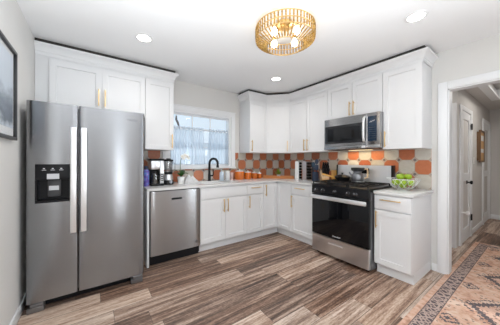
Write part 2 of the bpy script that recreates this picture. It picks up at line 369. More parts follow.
def prism(bm, poly, z0, z1):
    a = [bm.verts.new((x, y, z0)) for x, y in poly]; b = [bm.verts.new((x, y, z1)) for x, y in poly]; n = len(poly)
    bm.faces.new(a[::-1]); bm.faces.new(b)
    for i in range(n): bm.faces.new((a[i], a[(i+1) % n], b[(i+1) % n], b[i]))
def sphere(bm, c, r, sc=(1, 1, 1), seg=16):
    bmesh.ops.create_uvsphere(bm, u_segments=seg, v_segments=seg//2+2, radius=r, matrix=Matrix.Translation(c) @ Matrix.Diagonal((*sc, 1)))
def xform(bm, mtx, start=0):
    bm.verts.ensure_lookup_table()
    for v in bm.verts[start:]: v.co = mtx @ v.co
def B(): return bmesh.new()
def link(name, bm, m, parent=None, sharp=32, recalc=True):
    if recalc: bmesh.ops.recalc_face_normals(bm, faces=bm.faces)
    ca = math.radians(sharp)
    for f in bm.faces: f.smooth = True
    for e in bm.edges:
        if len(e.link_faces) != 2 or e.calc_face_angle(0) > ca: e.smooth = False
    me = bpy.data.meshes.new(name); bm.to_mesh(me); bm.free()
    me.materials.append(M[m] if isinstance(m, str) else m)
    o = bpy.data.objects.new(name, me); COL.objects.link(o)
    if parent: o.parent = parent
    return o
def thing(name, label, cat, loc=(0, 0, 0), rz=0.0, group=None):
    o = bpy.data.objects.new(name, None); COL.objects.link(o); o.empty_display_size = 0.1
    o.location = loc; o.rotation_euler = (0, 0, rz); o['label'] = label; o['category'] = cat
    if group: o['group'] = group
    return o
def tag(o, label, cat, group=None):
    o['label'] = label; o['category'] = cat
    if group: o['group'] = group
    return o
def struct(name, bm, m, parent=None):
    o = link(name, bm, m, parent)
    if not parent: o['kind'] = 'structure'
    return o
def dup(root, loc, rz=None, label=None):
    r = root.copy(); COL.objects.link(r); r.location = loc
    if rz is not None: r.rotation_euler = (0, 0, rz)
    if label: r['label'] = label
    for ch in list(root.children):
        c = ch.copy(); COL.objects.link(c); c.parent = r
        for g in list(ch.children):
            d = g.copy(); COL.objects.link(d); d.parent = c
    return r
def uvquad(bm, cs, uvs):
    L = bm.loops.layers.uv.verify(); f = bm.faces.new([bm.verts.new(c) for c in cs])
    for l, u in zip(f.loops, uvs): l[L].uv = u

# ------------------------------------------------------------------ room shell
XW, ZC, YB, HT = -3.706, 2.512, -6.2, 0.12
CT = 0.932        # worktop height
bm = B(); box(bm, XW-0.15, 4.4, YB-0.1, 0.12, -0.06, 0.0); struct('floor', bm, 'floor')
bm = B(); box(bm, XW-0.15, 0.12, YB-0.1, 0.12, ZC, ZC+0.08); struct('ceiling', bm, 'ceiling')
bm = B(); box(bm, XW-0.12, XW, YB-0.1, 0.12, 0, ZC); struct('wall_left', bm, 'wall')
WX0, WX1, WZ0, WZ1 = -2.30, -1.184, 1.150, 2.055       # kitchen window opening
bm = B()
box(bm, XW, WX0, 0, 0.12, 0, ZC); box(bm, WX1, 0.12, 0, 0.12, 0, ZC)
box(bm, WX0, WX1, 0, 0.12, 0, WZ0); box(bm, WX0, WX1, 0, 0.12, WZ1, ZC); struct('wall_back', bm, 'wall')
OY0, OY1, OZ = -2.716, -4.15, 2.072                    # opening to the hall
bm = B()
box(bm, 0, HT, OY0, 0.0, 0, ZC); box(bm, 0, HT, OY1, OY0, OZ, ZC); SY_0, SY_1, SZ_0, SZ_1 = -5.85, -4.65, 0.75, 2.2      # side window, added behind the viewer to light the left wall
box(bm, 0, HT, YB, SY_0, 0, ZC); box(bm, 0, HT, SY_1, OY1, 0, ZC); box(bm, 0, HT, SY_0, SY_1, 0, SZ_0); box(bm, 0, HT, SY_0, SY_1, SZ_1, ZC); struct('wall_right', bm, 'wall')
RZ0, RZ1 = 0.35, 2.2
REAR = ((-2.66, -2.32), (-0.98, -0.18))
bm = B()
box(bm, XW, REAR[0][0], YB-0.1, YB, 0, ZC); box(bm, REAR[0][1], REAR[1][0], YB-0.1, YB, 0, ZC); box(bm, REAR[1][1], 0.12, YB-0.1, YB, 0, ZC)
for a, b in REAR: box(bm, a, b, YB-0.1, YB, 0, RZ0); box(bm, a, b, YB-0.1, YB, RZ1, ZC)
struct('wall_rear', bm, 'wall')

# kitchen window
bm = B()
for x0, x1 in ((WX0, WX0+0.04), (WX1-0.042, WX1)): box(bm, x0, x1, 0.0, 0.118, WZ0, WZ1)
box(bm, WX0+0.04, WX1-0.042, 0.0, 0.118, WZ1-0.03, WZ1); box(bm, WX0+0.04, WX1-0.042, 0.0, 0.118, WZ0, WZ0+0.028)
win = struct('window_1', bm, 'trim')
GX0, GX1 = WX0+0.04, WX1-0.042
bm = B()
box(bm, GX0, GX1, 0.062, 0.095, 1.770, 1.800); box(bm, GX0, GX1, 0.062, 0.095, WZ1-0.055, WZ1-0.03)
for x in (-1.885, -1.563): box(bm, x-0.007, x+0.007, 0.070, 0.09, 1.800, WZ1-0.05)
link('upper_sash', bm, 'trim', win)
bm = B()
box(bm, GX0, GX1, 0.062, 0.095, WZ0+0.028, WZ0+0.06)
box(bm, GX0, GX0+0.03, 0.062, 0.095, WZ0+0.05, 1.77); box(bm, GX1-0.03, GX1, 0.062, 0.095, WZ0+0.05, 1.77)
for x in (-1.885, -1.563): box(bm, x-0.007, x+0.007, 0.070, 0.09, WZ0+0.05, 1.77)
box(bm, GX0, GX1, 0.070, 0.09, 1.485, 1.50)
link('lower_sash', bm, 'trim', win)
bm = B(); box(bm, GX0, GX1, 0.078, 0.081, WZ0+0.03, WZ1-0.03); link('glass_pane', bm, 'glass', win)
# casing of the kitchen window
bm = B(); cw = 0.078
box(bm, WX0-cw, WX0, -0.018, -0.0005, 1.155, 2.137); box(bm, WX1, WX1+cw, -0.018, -0.0005, 1.155, 2.137)
box(bm, WX0, WX1, -0.018, -0.0005, WZ1, 2.137); box(bm, WX0-cw-0.006, WX1+cw+0.006, -0.024, -0.0005, 2.122, 2.140, 0.003)
box(bm, WX0-cw-0.01, WX1+cw+0.01, -0.035, -0.0005, 1.128, 1.155, 0.004)
struct('trim_1', bm, 'trim')
# rear windows (behind the viewer), added to light the room and streak the steel
for n_, (a, b) in enumerate(REAR):
    bm = B()
    for x in ((a, b-0.03) if n_ == 0 else (a, (a+b)/2-0.06, b-0.03)): box(bm, x, x+(0.12 if a < x < b-0.04 else 0.03), YB-0.09, YB-0.01, RZ0, RZ1)
    box(bm, a+0.03, b-0.03, YB-0.085, YB-0.015, RZ0, RZ0+0.04); box(bm, a+0.03, b-0.03, YB-0.085, YB-0.015, RZ1-0.04, RZ1)
    w2 = struct('window_%d' % (n_+2), bm, 'trim')
    bm = B(); box(bm, a+0.03, b-0.03, YB-0.052, YB-0.048, RZ0, RZ1); link('glass_pane', bm, 'glass', w2)  # pane of the added rear window
bm = B()
for y in (SY_0, SY_1-0.04): box(bm, 0.02, 0.10, y, y+0.04, SZ_0, SZ_1)
for z in (SZ_0, SZ_1-0.04, (SZ_0+SZ_1)/2-0.02): box(bm, 0.02, 0.10, SY_0+0.04, SY_1-0.04, z, z+0.04)
w4 = struct('window_4', bm, 'trim')  # unseen window, added as an opening for the side fill light
bm = B(); box(bm, 0.058, 0.062, SY_0+0.04, SY_1-0.04, SZ_0+0.04, SZ_1-0.04); link('glass_pane', bm, 'glass', w4)  # pane of the added side window
# door casing of the opening
bm = B(); cy0, cy1 = -2.633, OY0
box(bm, -0.02, -0.0005, cy1, cy0, 0, 2.152, 0.004); box(bm, -0.02, -0.0005, OY1, cy1, OZ, 2.152, 0.004)
box(bm, -0.02, -0.0005, OY1-0.08, OY1, 0, 2.152, 0.004)
box(bm, -0.0005, HT+0.0005, OY0-0.012, OY0+0.0002, 0, OZ); box(bm, -0.0005, HT+0.0005, OY1, OY0, OZ-0.012, OZ+0.0002)
box(bm, -0.0005, HT+0.0005, OY1, OY1+0.012, 0, OZ)
struct('trim_2', bm, 'trim')
# baseboards
bm = B(); box(bm, XW+0.0005, XW+0.014, YB, -0.001, 0, 0.085, 0.003); struct('baseboard_left', bm, 'trim')
bm = B(); box(bm, -0.012, -0.0005, -2.633, -2.581, 0, 0.085, 0.003); box(bm, -0.014, -0.0005, YB, OY1-0.08, 0, 0.085, 0.003); struct('baseboard_right', bm, 'trim')
# tiled backsplash (uv in metres)
bm = B()
def tile_back(x0, x1, z0, z1):
    uvquad(bm, [(x0, -0.006, z0), (x1, -0.006, z0), (x1, -0.006, z1), (x0, -0.006, z1)], [(x, z-CT+0.001) for x, z in ((x0, z0), (x1, z0), (x1, z1), (x0, z1))])
    uvquad(bm, [(x0, -0.006, z1), (x1, -0.006, z1), (x1, -0.0005, z1), (x0, -0.0005, z1)], [(x0, z1-CT), (x1, z1-CT), (x1, z1-CT), (x0, z1-CT)])
tile_back(-2.70, WX0-cw-0.011, CT+0.001, 1.41); tile_back(WX0-cw-0.011, WX1+cw+0.011, CT+0.001, 1.127); tile_back(WX1+cw+0.011, -0.006, CT+0.001, 1.41)
uvquad(bm, [(-0.006, -0.006, CT+0.001), (-0.006, -2.575, CT+0.001), (-0.006, -2.575, 1.41), (-0.006, -0.006, 1.41)], [(0.0, 0.0), (2.575-0.006, 0.0), (2.575-0.006, 1.41-CT), (0.0, 1.41-CT)])
uvquad(bm, [(-0.006, -2.575, CT+0.001), (-0.0005, -2.575, CT+0.001), (-0.0005, -2.575, 1.41), (-0.006, -2.575, 1.41)], [(2.59, 0.0), (2.595, 0.0), (2.595, 1.41-CT), (2.59, 1.41-CT)])
struct('backsplash', bm, 'tiles')

# ------------------------------------------------------------------ hall beyond the opening
HY, HX1, HZ = -2.585, 3.95, 2.40
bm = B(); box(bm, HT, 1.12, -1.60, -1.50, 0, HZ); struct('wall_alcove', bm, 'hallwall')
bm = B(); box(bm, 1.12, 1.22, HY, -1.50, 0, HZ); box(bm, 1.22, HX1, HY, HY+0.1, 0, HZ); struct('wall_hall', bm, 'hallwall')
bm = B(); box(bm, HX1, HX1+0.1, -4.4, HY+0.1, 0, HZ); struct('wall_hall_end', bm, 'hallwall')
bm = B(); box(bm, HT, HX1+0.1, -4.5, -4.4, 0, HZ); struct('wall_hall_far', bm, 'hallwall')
bm = B()
TX0, TX1, TY = 0.45, 2.66, -2.80
box(bm, HT, HX1+0.1, TY, -1.5, HZ, HZ+0.22); box(bm, HT, HX1+0.1, -4.5, -4.05, HZ, HZ+0.22)
box(bm, HT, TX0, -4.05, TY, HZ, HZ+0.22); box(bm, TX1, HX1+0.1, -4.05, TY, HZ, HZ+0.22)
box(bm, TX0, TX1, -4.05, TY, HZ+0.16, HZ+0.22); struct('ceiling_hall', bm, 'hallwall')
bm = B()
box(bm, TX0, TX1+0.06, TY-0.05, TY+0.05, HZ-0.025, HZ-0.0005); box(bm, TX0, TX1, TY-0.02, TY-0.0005, HZ, HZ+0.14)
box(bm, TX1-0.05, TX1+0.06, -4.05, TY-0.05, HZ-0.025, HZ-0.0005); box(bm, TX1-0.02, TX1-0.0005, -4.05, TY-0.02, HZ, HZ+0.14)
struct('trim_3', bm, 'trim')
def panel_door_bm(w, h, t=0.035):
    # local: x 0..w, front faces -y at y=0
    bm = B(); fr = 0.11
    box(bm, 0, w, 0.012, t, 0, h)
    box(bm, 0, fr, 0, 0.012, 0, h); box(bm, w-fr, w, 0, 0.012, 0, h)
    for z0, z1 in ((0, 0.2), (0.95, 1.07), (h-0.12, h)): box(bm, fr, w-fr, 0, 0.012, z0, z1)
    return bm
# door in the alcove wall, facing the kitchen
d1 = panel_door_bm(0.76, 2.03); xform(d1, Matrix.Translation((1.10, -1.72, 0.005)) @ Matrix.Rotation(-PI/2, 4, 'Z') @ Matrix.Translation((0, -0.02, 0)))
struct('door_1', d1, 'trim')
bm = B(); box(bm, 1.07, 1.1195, -2.583, -2.487, 0, 2.12, 0.004); box(bm, 1.07, 1.1195, -1.715, -1.62, 0, 2.12, 0.004); box(bm, 1.07, 1.1195, -2.487, -1.715, 2.04, 2.12, 0.004)
struct('trim_4', bm, 'trim')
# hinged door in the hall wall
d2 = panel_door_bm(0.60, 2.04); xform(d2, Matrix.Translation((1.34, HY-0.012, 0.005)))
dd = struct('door_2', d2, 'trim')
bm = B()
lathe(bm, [(0, 0), (0.028, 0), (0.028, 0.008), (0.011, 0.012), (0.011, 0.035), (0.027, 0.045), (0.030, 0.058), (0.022, 0.070), (0, 0.072)], (1.66+0.0, HY-0.0125, 0.93), 16, Matrix.Rotation(PI/2, 4, 'X'))
link('door_knob', bm, 'mblack', dd)
for z in (0.33, 1.845):
    bm = B(); box(bm, 1.915, 1.965, HY-0.030, HY-0.0235, z-0.05, z+0.05); cyl(bm, (1.942, HY-0.032, z-0.05), (1.942, HY-0.032, z+0.05), 0.007, seg=8); link('hinge', bm, 'mblack', dd)
bm = B()
box(bm, 1.23, 1.335, HY-0.022, HY-0.0005, 0, 2.12, 0.003); box(bm, 1.945, 2.05, HY-0.022, HY-0.0005, 0, 2.12, 0.003); box(bm, 1.335, 1.945, HY-0.022, HY-0.0005, 2.05, 2.12, 0.003)
struct('trim_5', bm, 'trim')
bm = B()
box(bm, 3.07, 3.17, HY-0.022, HY-0.0005, 0, 2.12, 0.003); box(bm, 3.84, HX1-0.001, HY-0.022, HY-0.0005, 0, 2.12, 0.003); box(bm, 3.17, 3.84, HY-0.022, HY-0.0005, 2.05, 2.12, 0.003)
struct('trim_6', bm, 'trim')
d3 = panel_door_bm(0.67, 2.04); xform(d3, Matrix.Translation((3.17, HY-0.010, 0.005))); struct('door_3', d3, 'trim')
bm = B(); box(bm, 2.05, 3.07, HY-0.014, HY-0.0005, 0, 0.09, 0.003); struct('baseboard_hall', bm, 'trim')
bm = B(); box(bm, HX1-0.014, HX1-0.0005, -4.4, HY-0.023, 0, 0.10, 0.003); struct('baseboard_hall_end', bm, 'trim')

# ------------------------------------------------------------------ cabinets
def shaker(bm, x0, x1, z0, z1, y, rail=0.057, t=0.02, rec=0.011):
    # a recessed-panel front whose face is at y, facing -y
    n = len(bm.verts)
    a = [(x0, z0), (x1, z0), (x1, z1), (x0, z1)]; b = [(x0+rail, z0+rail), (x1-rail, z0+rail), (x1-rail, z1-rail), (x0+rail, z1-rail)]
    c = [(x0+rail+0.002, z0+rail+0.002), (x1-rail-0.002, z0+rail+0.002), (x1-rail-0.002, z1-rail-0.002), (x0+rail+0.002, z1-rail-0.002)]
    A = [bm.verts.new((x, y, z)) for x, z in a]; Bv = [bm.verts.new((x, y, z)) for x, z in b]
    Cv = [bm.verts.new((x, y+rec, z)) for x, z in c]; D = [bm.verts.new((x, y+t, z)) for x, z in a]
    for i in range(4):
        j = (i+1) % 4
        bm.faces.new((A[i], A[j], Bv[j], Bv[i])); bm.faces.new((Bv[i], Bv[j], Cv[j], Cv[i])); bm.faces.new((A[j], A[i], D[i], D[j]))
    bm.faces.new(Cv); bm.faces.new(D[::-1])
def pull(x, z, y, L, horiz=False):
    # slim bar pull standing off a face at y
    bm = B(); h = L/2; r = 0.0055; o = 0.032
    if horiz:
        box(bm, x-h, x+h, y-o-r, y-o+r, z-r, z+r, 0.0015)
        for s in (-1, 1): cyl(bm, (x+s*(h-0.02), y-0.0005, z), (x+s*(h-0.02), y-o, z), 0.005, seg=10)
    else:
        box(bm, x-r, x+r, y-o-r, y-o+r, z-h, z+h, 0.0015)
        for s in (-1, 1): cyl(bm, (x, y-0.0005, z+s*(h-0.02)), (x, y-o, z+s*(h-0.02)), 0.005, seg=10)
    return bm
def cabinet(name, label, loc, rz, w, z0, z1, depth, doors, drawers=(), toe=False, hollow=False):
    """doors / drawers: (x0, x1, z0, z1, handle) with handle None or (x, z, length, horizontal)"""
    t = thing(name, label, 'cabinet', loc, rz)
    bm = B()
    zb = z0 + (0.11 if toe else 0)
    if hollow:
        box(bm, 0.0006, w-0.0006, -depth, -0.0015, zb, zb+0.018)
        box(bm, 0.0006, 0.0186, -depth, -0.0015, zb+0.018, z1); box(bm, w-0.0186, w-0.0006, -depth, -0.0015, zb+0.018, z1)
        box(bm, 0.0186, w-0.0186, -depth, -depth+0.018, zb+0.018, z1)
    else: box(bm, 0.0006, w-0.0006, -depth, -0.0015, zb, z1, 0.001)
    link('carcass', bm, 'cab', t)
    if toe:
        bm = B(); box(bm, 0.001, w-0.001, -0.555, -0.02, 0.0, 0.109); link('toe_kick', bm, 'cab', t)
    y = -depth-0.0205
    for (a, b, c, d, hd) in doors:
        bm = B(); shaker(bm, a+0.0025, b-0.0025, c, d, y); o = link('door', bm, 'cab', t)
        if hd: link('handle', pull(hd[0], hd[1], y, hd[2], hd[3]), 'gold', o)
    for (a, b, c, d, hd) in drawers:
        bm = B(); box(bm, a+0.0025, b-0.0025, y, y+0.02, c, d, 0.002); o = link('drawer_front', bm, 'cab', t)
        if hd: link('handle', pull(hd[0], hd[1], y, hd[2], hd[3]), 'gold', o)
    return t
BD = 0.605; UD = 0.311; BT = CT-0.0315   # carcass depths, base height
DZ0, DZ1, WZa, WZb = 0.125, 0.722, 0.735, 0.886
HB = 0.19
# base run, window wall
cabinet('base_cabinet', 'wide white sink base cabinet with two doors below the window', (-2.036, 0, 0), 0, 0.772, 0, BT, BD,
        [(0, 0.386, DZ0, DZ1, (0.386-0.032, 0.62, HB, False)), (0.386, 0.772, DZ0, DZ1, (0.386+0.032, 0.62, HB, False))], [(0, 0.772, WZa, WZb, None)], toe=True, hollow=True)
cabinet('base_cabinet', 'narrow white base cabinet with one drawer and door right of sink cabinet', (-1.264, 0, 0), 0, 0.335, 0, BT, BD,
        [(0, 0.335, DZ0, DZ1, (0.036, 0.62, HB, False))], [(0, 0.335, WZa, WZb, (0.1675, 0.838, 0.19, True))], toe=True)
# corner base
t = thing('corner_cabinet', 'white corner base cabinet with folding doors meeting in the inside corner', 'cabinet')
bm = B(); prism(bm, [(-0.928, -0.0015), (-0.0015, -0.0015), (-0.0015, -0.948), (-BD, -0.948), (-BD, -BD), (-0.928, -BD)], 0.11, BT); link('carcass', bm, 'cab', t)
bm = B(); prism(bm, [(-0.928, -0.02), (-0.02, -0.02), (-0.02, -0.948), (-0.555, -0.948), (-0.555, -0.555), (-0.928, -0.555)], 0, 0.109); link('toe_kick', bm, 'cab', t)
bm = B(); shaker(bm, -0.927, -0.628, DZ0, WZb, -BD-0.0205); o = link('door', bm, 'cab', t)
link('handle', pull(-0.927+0.036, 0.775, -BD-0.0205, HB), 'gold', o)
RM = Matrix.Rotation(-PI/2, 4, 'Z')
bm = B(); shaker(bm, 0.628, 0.947, DZ0, WZb, -BD-0.0205); xform(bm, RM); link('door', bm, 'cab', t)
# base run, stove wall
cabinet('base_cabinet', 'white base cabinet with drawer and door left of the stove', (0, -0.950, 0), -PI/2, 0.475, 0, BT, BD,
        [(0, 0.475, DZ0, DZ1, (0.034, 0.62, HB, False))], [(0, 0.475, WZa, WZb, (0.2, 0.838, 0.19, True))], toe=True)
cabinet('base_cabinet', 'white base cabinet with drawer and door right of the stove', (0, -2.222, 0), -PI/2, 0.353, 0, BT, BD,
        [(0, 0.353, DZ0, DZ1, (0.030, 0.62, HB, False))], [(0, 0.353, WZa, WZb, (0.17, 0.842, 0.20, True))], toe=True)
bm = B(); box(bm, -2.705, -2.680, -0.632, -0.002, 0, BT, 0.001)
tag(link('end_panel', bm, 'cab'), 'thin white upright end panel between refrigerator and dishwasher', 'panel')
# wall cabinets
UZ0, UZ1, UDZ = 1.41, 2.395, 2.322
cabinet('wall_cabinet', 'white two-door wall cabinet above the refrigerator', (XW+0.002, 0, 0), 0, 1.030, 1.82, UZ1, UD+0.013,
        [(0.108, 0.567, 1.84, UDZ, (0.567-0.032, 1.985, HB, False)), (0.567, 1.029, 1.84, UDZ, (0.567+0.030, 1.985, HB, False))])
cabinet('wall_cabinet', 'tall white one-door wall cabinet left of the window', (-2.674, 0, 0), 0, 0.362, UZ0, UZ1, UD+0.013,
        [(0, 0.362, UZ0+0.003, UDZ, (0.362-0.028, 1.53, HB, False))])
cabinet('wall_cabinet', 'white one-door wall cabinet right of the window', (-1.001, 0, 0), 0, 0.389, UZ0, UZ1, UD,
        [(0, 0.389, UZ0+0.003, UDZ, (0.036, 1.53, HB, False))])
t = thing('corner_cabinet', 'white diagonal corner wall cabinet with one door facing the room', 'cabinet')
bm = B(); prism(bm, [(-0.6105, -0.0015), (-0.0015, -0.0015), (-0.0015, -0.6215), (-UD, -0.6215), (-0.6105, -UD)], UZ0, UZ1); link('carcass', bm, 'cab', t)
p0 = Vector((-0.6105, -UD, 0)); p1 = Vector((-UD, -0.6215, 0)); dv = p1-p0; L = dv.length; ang = math.atan2(dv.y, dv.x)
bm = B(); shaker(bm, 0.012, L-0.012, UZ0+0.003, UDZ, -0.0205)
DM = Matrix.Translation(p0) @ Matrix.Rotation(ang, 4, 'Z'); xform(bm, DM); o = link('door', bm, 'cab', t)
bm = pull(L-0.045, 1.53, -0.0205, HB); xform(bm, DM); link('handle', bm, 'gold', o)
cabinet('wall_cabinet', 'white two-door wall cabinet between corner cabinet and microwave', (0, -0.622, 0), -PI/2, 0.794, UZ0, UZ1, UD,
        [(0, 0.396, UZ0+0.003, UDZ, (0.396-0.034, 1.53, HB, False)), (0.396, 0.794, UZ0+0.003, UDZ, (0.396+0.034, 1.53, HB, False))])
cabinet('wall_cabinet', 'short white two-door wall cabinet above the microwave', (0, -1.416, 0), -PI/2, 0.767, 1.872, UZ1, UD,
        [(0, 0.384, 1.876, UDZ+0.02, (0.384-0.028, 1.985, HB, False)), (0.384, 0.767, 1.876, UDZ+0.02, (0.384+0.028, 1.985, HB, False))])
cabinet('wall_cabinet', 'white one-door wall cabinet right of the microwave, nearest the hallway', (0, -2.183, 0), -PI/2, 0.392, UZ0, UZ1, UD,
        [(0, 0.392, UZ0+0.003, UDZ+0.02, (0.036, 1.53, HB, False))])
# crown mouldings
def crown(path, label):
    prof = [(0.001, 2.352), (0.006, 2.352), (0.008, 2.385), (0.014, 2.388), (0.020, 2.410), (0.038, 2.434), (0.052, 2.445), (0.058, 2.448), (0.058, 2.467), (-0.03, 2.467), (-0.03, 2.398), (0.001, 2.398)]
    bm = B(); rings = []; n = len(path); P = [Vector(p) for p in path]
    nr = []
    for a, b in zip(P, P[1:]):
        d = (b-a).normalized(); nr.append(Vector((d.y, -d.x)))
    for i in range(n):
        if i == 0: o = nr[0]
        elif i == n-1: o = nr[-1]
        else:
            s = nr[i-1] + nr[i]; o = s / (s.dot(nr[i]))
        rings.append([bm.verts.new((P[i].x + o.x*u, P[i].y + o.y*u, z)) for u, z in prof])
    k = len(prof)
    for a, b in zip(rings, rings[1:]):
        for j in range(k): bm.faces.new((a[j], a[(j+1) % k], b[(j+1) % k], b[j]))
    bm.faces.new(rings[0]); bm.faces.new(rings[-1][::-1])
    o = tag(link('crown_molding', bm, 'cab'), label, 'molding')
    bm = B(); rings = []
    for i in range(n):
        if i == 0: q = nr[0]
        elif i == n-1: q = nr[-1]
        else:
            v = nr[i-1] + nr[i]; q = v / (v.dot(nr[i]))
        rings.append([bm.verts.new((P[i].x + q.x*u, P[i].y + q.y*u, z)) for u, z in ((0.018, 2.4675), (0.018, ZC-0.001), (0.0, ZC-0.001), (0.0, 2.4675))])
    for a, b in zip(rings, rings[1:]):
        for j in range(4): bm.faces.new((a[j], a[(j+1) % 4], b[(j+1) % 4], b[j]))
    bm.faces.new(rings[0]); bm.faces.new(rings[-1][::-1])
    f = link('filler_board', bm, 'rawboard', o); f['label'] = 'dark unfinished filler board between crown and ceiling'  # added strip; its dark colour paints the shade in the gap
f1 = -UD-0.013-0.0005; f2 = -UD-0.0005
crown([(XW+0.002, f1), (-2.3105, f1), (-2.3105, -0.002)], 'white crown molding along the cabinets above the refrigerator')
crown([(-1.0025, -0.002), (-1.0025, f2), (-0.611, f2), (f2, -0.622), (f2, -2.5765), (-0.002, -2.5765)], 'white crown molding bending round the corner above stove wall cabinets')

# ------------------------------------------------------------------ worktops and sink
SX0, SX1, SY0, SY1 = -1.93, -1.37, -0.53, -0.17
ZL = CT-0.031
bm = B(); cf = -0.640
for (x0, x1, y0, y1) in ((-2.707, SX0, cf, -0.007), (SX1, -0.007, cf, -0.007), (SX0, SX1, cf, SY0), (SX0, SX1, SY1, -0.007), (cf, -0.007, -1.432, cf)):
    box(bm, x0, x1, y0, y1, ZL, CT)
tag(link('worktop', bm, 'counter'), 'L-shaped white quartz worktop running under the window to the stove', 'worktop')
bm = B(); box(bm, cf, -0.007, -2.594, -2.220, ZL, CT, 0.002)
tag(link('worktop', bm, 'counter'), 'short white quartz worktop right of the stove', 'worktop')
t = thing('kitchen_sink', 'white sink set into the worktop below the window', 'sink', (-1.65, -0.35, CT-0.2))
bm = B(); hx, hy, th = (SX1-SX0)/2-0.001, (SY1-SY0)/2-0.001, 0.008
box(bm, -hx, hx, -hy, hy, 0, th); box(bm, -hx, -hx+th, -hy, hy, th, 0.203); box(bm, hx-th, hx, -hy, hy, th, 0.203)
box(bm, -hx+th, hx-th, -hy, -hy+th, th, 0.203); box(bm, -hx+th, hx-th, hy-th, hy, th, 0.203)
link('basin', bm, 'porc', t)
bm = B(); lathe(bm, [(0, 0.0085), (0.04, 0.0085), (0.045, 0.012), (0.03, 0.013), (0, 0.010)], (0, 0, 0.001), 20); link('drain', bm, 'steel_l', t)
t = thing('faucet', 'black high-arc faucet behind the sink', 'faucet', (-1.665, -0.118, CT))
bm = B(); lathe(bm, [(0, 0.0005), (0.030, 0.0005), (0.030, 0.008), (0.024, 0.014), (0.022, 0.12), (0.0, 0.12)], seg=20); link('base', bm, 'mblack', t)
pts = [(0, 0, 0.12), (0, 0, 0.24)]
dxy = Vector((0.50, -0.86)).normalized()
for k in range(0, 13):
    a = PI - k*PI*1.02/12; r = 0.080
    pts.append((dxy.x*(r + r*math.cos(a)), dxy.y*(r + r*math.cos(a)), 0.285 + r*math.sin(a)))
e = pts[-1]; pts.append((e[0], e[1], e[2]-0.02))
bm = B(); tube(bm, pts, 0.019, 12); link('spout', bm, 'mblack', t)
bm = B(); cyl(bm, (e[0], e[1], e[2]-0.02), (e[0], e[1], e[2]-0.06), 0.021, 0.023, 14); link('spray_head', bm, 'mblack', t)
bm = B(); tube(bm, [(0.02, -0.005, 0.085), (0.055, -0.01, 0.085), (0.062, -0.012, 0.10), (0.066, -0.012, 0.185)], [0.013, 0.013, 0.009, 0.006], 10); link('lever', bm, 'mblack', t)

# ------------------------------------------------------------------ refrigerator
def panel(bm, xs, zs, yf, yb, bulge, hole=None, er=0.006):
    """slab facing -y with a slightly convex front; hole = (i0, i1, j0, j1) of skipped cells"""
    xc, hw = (xs[0]+xs[-1])/2, (xs[-1]-xs[0])/2
    def yy(x):
        u = abs(x-xc)/hw; d = (1-u)*hw
        return yf + bulge*u*u + (er*(1-d/0.012)**2 if d < 0.012 else 0)
    F = [[bm.verts.new((x, yy(x), z)) for z in zs] for x in xs]
    Bk = [[bm.verts.new((x, yb, z)) for z in zs] for x in xs]
    nx, nz = len(xs)-1, len(zs)-1
    for i in range(nx):
        for j in range(nz):
            if hole and hole[0] <= i < hole[1] and hole[2] <= j < hole[3]: continue
            bm.faces.new((F[i][j], F[i+1][j], F[i+1][j+1], F[i][j+1])); bm.faces.new((Bk[i][j], Bk[i][j+1], Bk[i+1][j+1], Bk[i+1][j]))
    for i in range(nx):
        for j in (0, nz): bm.faces.new((F[i][j], F[i+1][j], Bk[i+1][j], Bk[i][j]))
    for j in range(nz):
        for i in (0, nx): bm.faces.new((F[i][j], F[i][j+1], Bk[i][j+1], Bk[i][j]))
    if hole:
        a, b, c, d = hole
        for i in range(a, b):
            for j in (c, d): bm.faces.new((F[i][j], F[i+1][j], Bk[i+1][j], Bk[i][j]))
        for j in range(c, d):
            for i in (a, b): bm.faces.new((F[i][j], F[i][j+1], Bk[i][j+1], Bk[i][j]))
def lin(a, b, n): return [a+(b-a)*i/n for i in range(n+1)]
def edgy(xs): return sorted(set([xs[0], xs[0]+0.003, xs[0]+0.007, xs[0]+0.012] + xs[1:-1] + [xs[-1]-0.012, xs[-1]-0.007, xs[-1]-0.003, xs[-1]]))
FX0, FX1, FG = -3.660, -2.785, -3.325
t = thing('refrigerator', 'stainless steel side-by-side refrigerator with water dispenser at the left wall', 'refrigerator', (0, 0, 0))
bm = B(); box(bm, FX0+0.004, FX1-0.004, -0.825, -0.07, 0.03, 1.745, 0.003); link('body', bm, 'dsteel', t)
bm = B(); box(bm, FX0+0.02, FX1-0.02, -0.835, -0.8255, 0.012, 0.078); 
for k in range(5): box(bm, FX0+0.02, FX1-0.02, -0.842, -0.835, 0.018+k*0.012, 0.024+k*0.012)
link('kick_grille', bm, 'black', t)
DX0, DX1, DZa, DZb = -3.608, -3.384, 0.905, 1.232
xs = edgy(lin(FX0, FG-0.004, 8)); xs = sorted([x for x in xs if abs(x-DX0) > 0.01 and abs(x-DX1) > 0.01] + [DX0, DX1])
zs = [0.082, DZa, DZb, 1.757]
bm = B(); panel(bm, xs, zs, -0.912, -0.832, 0.005, (xs.index(DX0), xs.index(DX1), 1, 2)); dl = link('freezer_door', bm, 'steel', t)
bm = B(); panel(bm, edgy(lin(FG+0.004, FX1, 10)), [0.082, 1.757], -0.912, -0.832, 0.006); dr = link('fridge_door', bm, 'steel', t)
for x0, x1, par in ((-3.378, -3.336, dl), (-3.306, -3.264, dr)):
    bm = B(); box(bm, x0, x1, -0.972, -0.950, 0.632, 1.556, 0.005)
    for z in (0.66, 1.525): box(bm, x0+0.008, x1-0.008, -0.951, -0.905, z-0.02, z+0.02)
    link('handle', bm, 'handle', par)
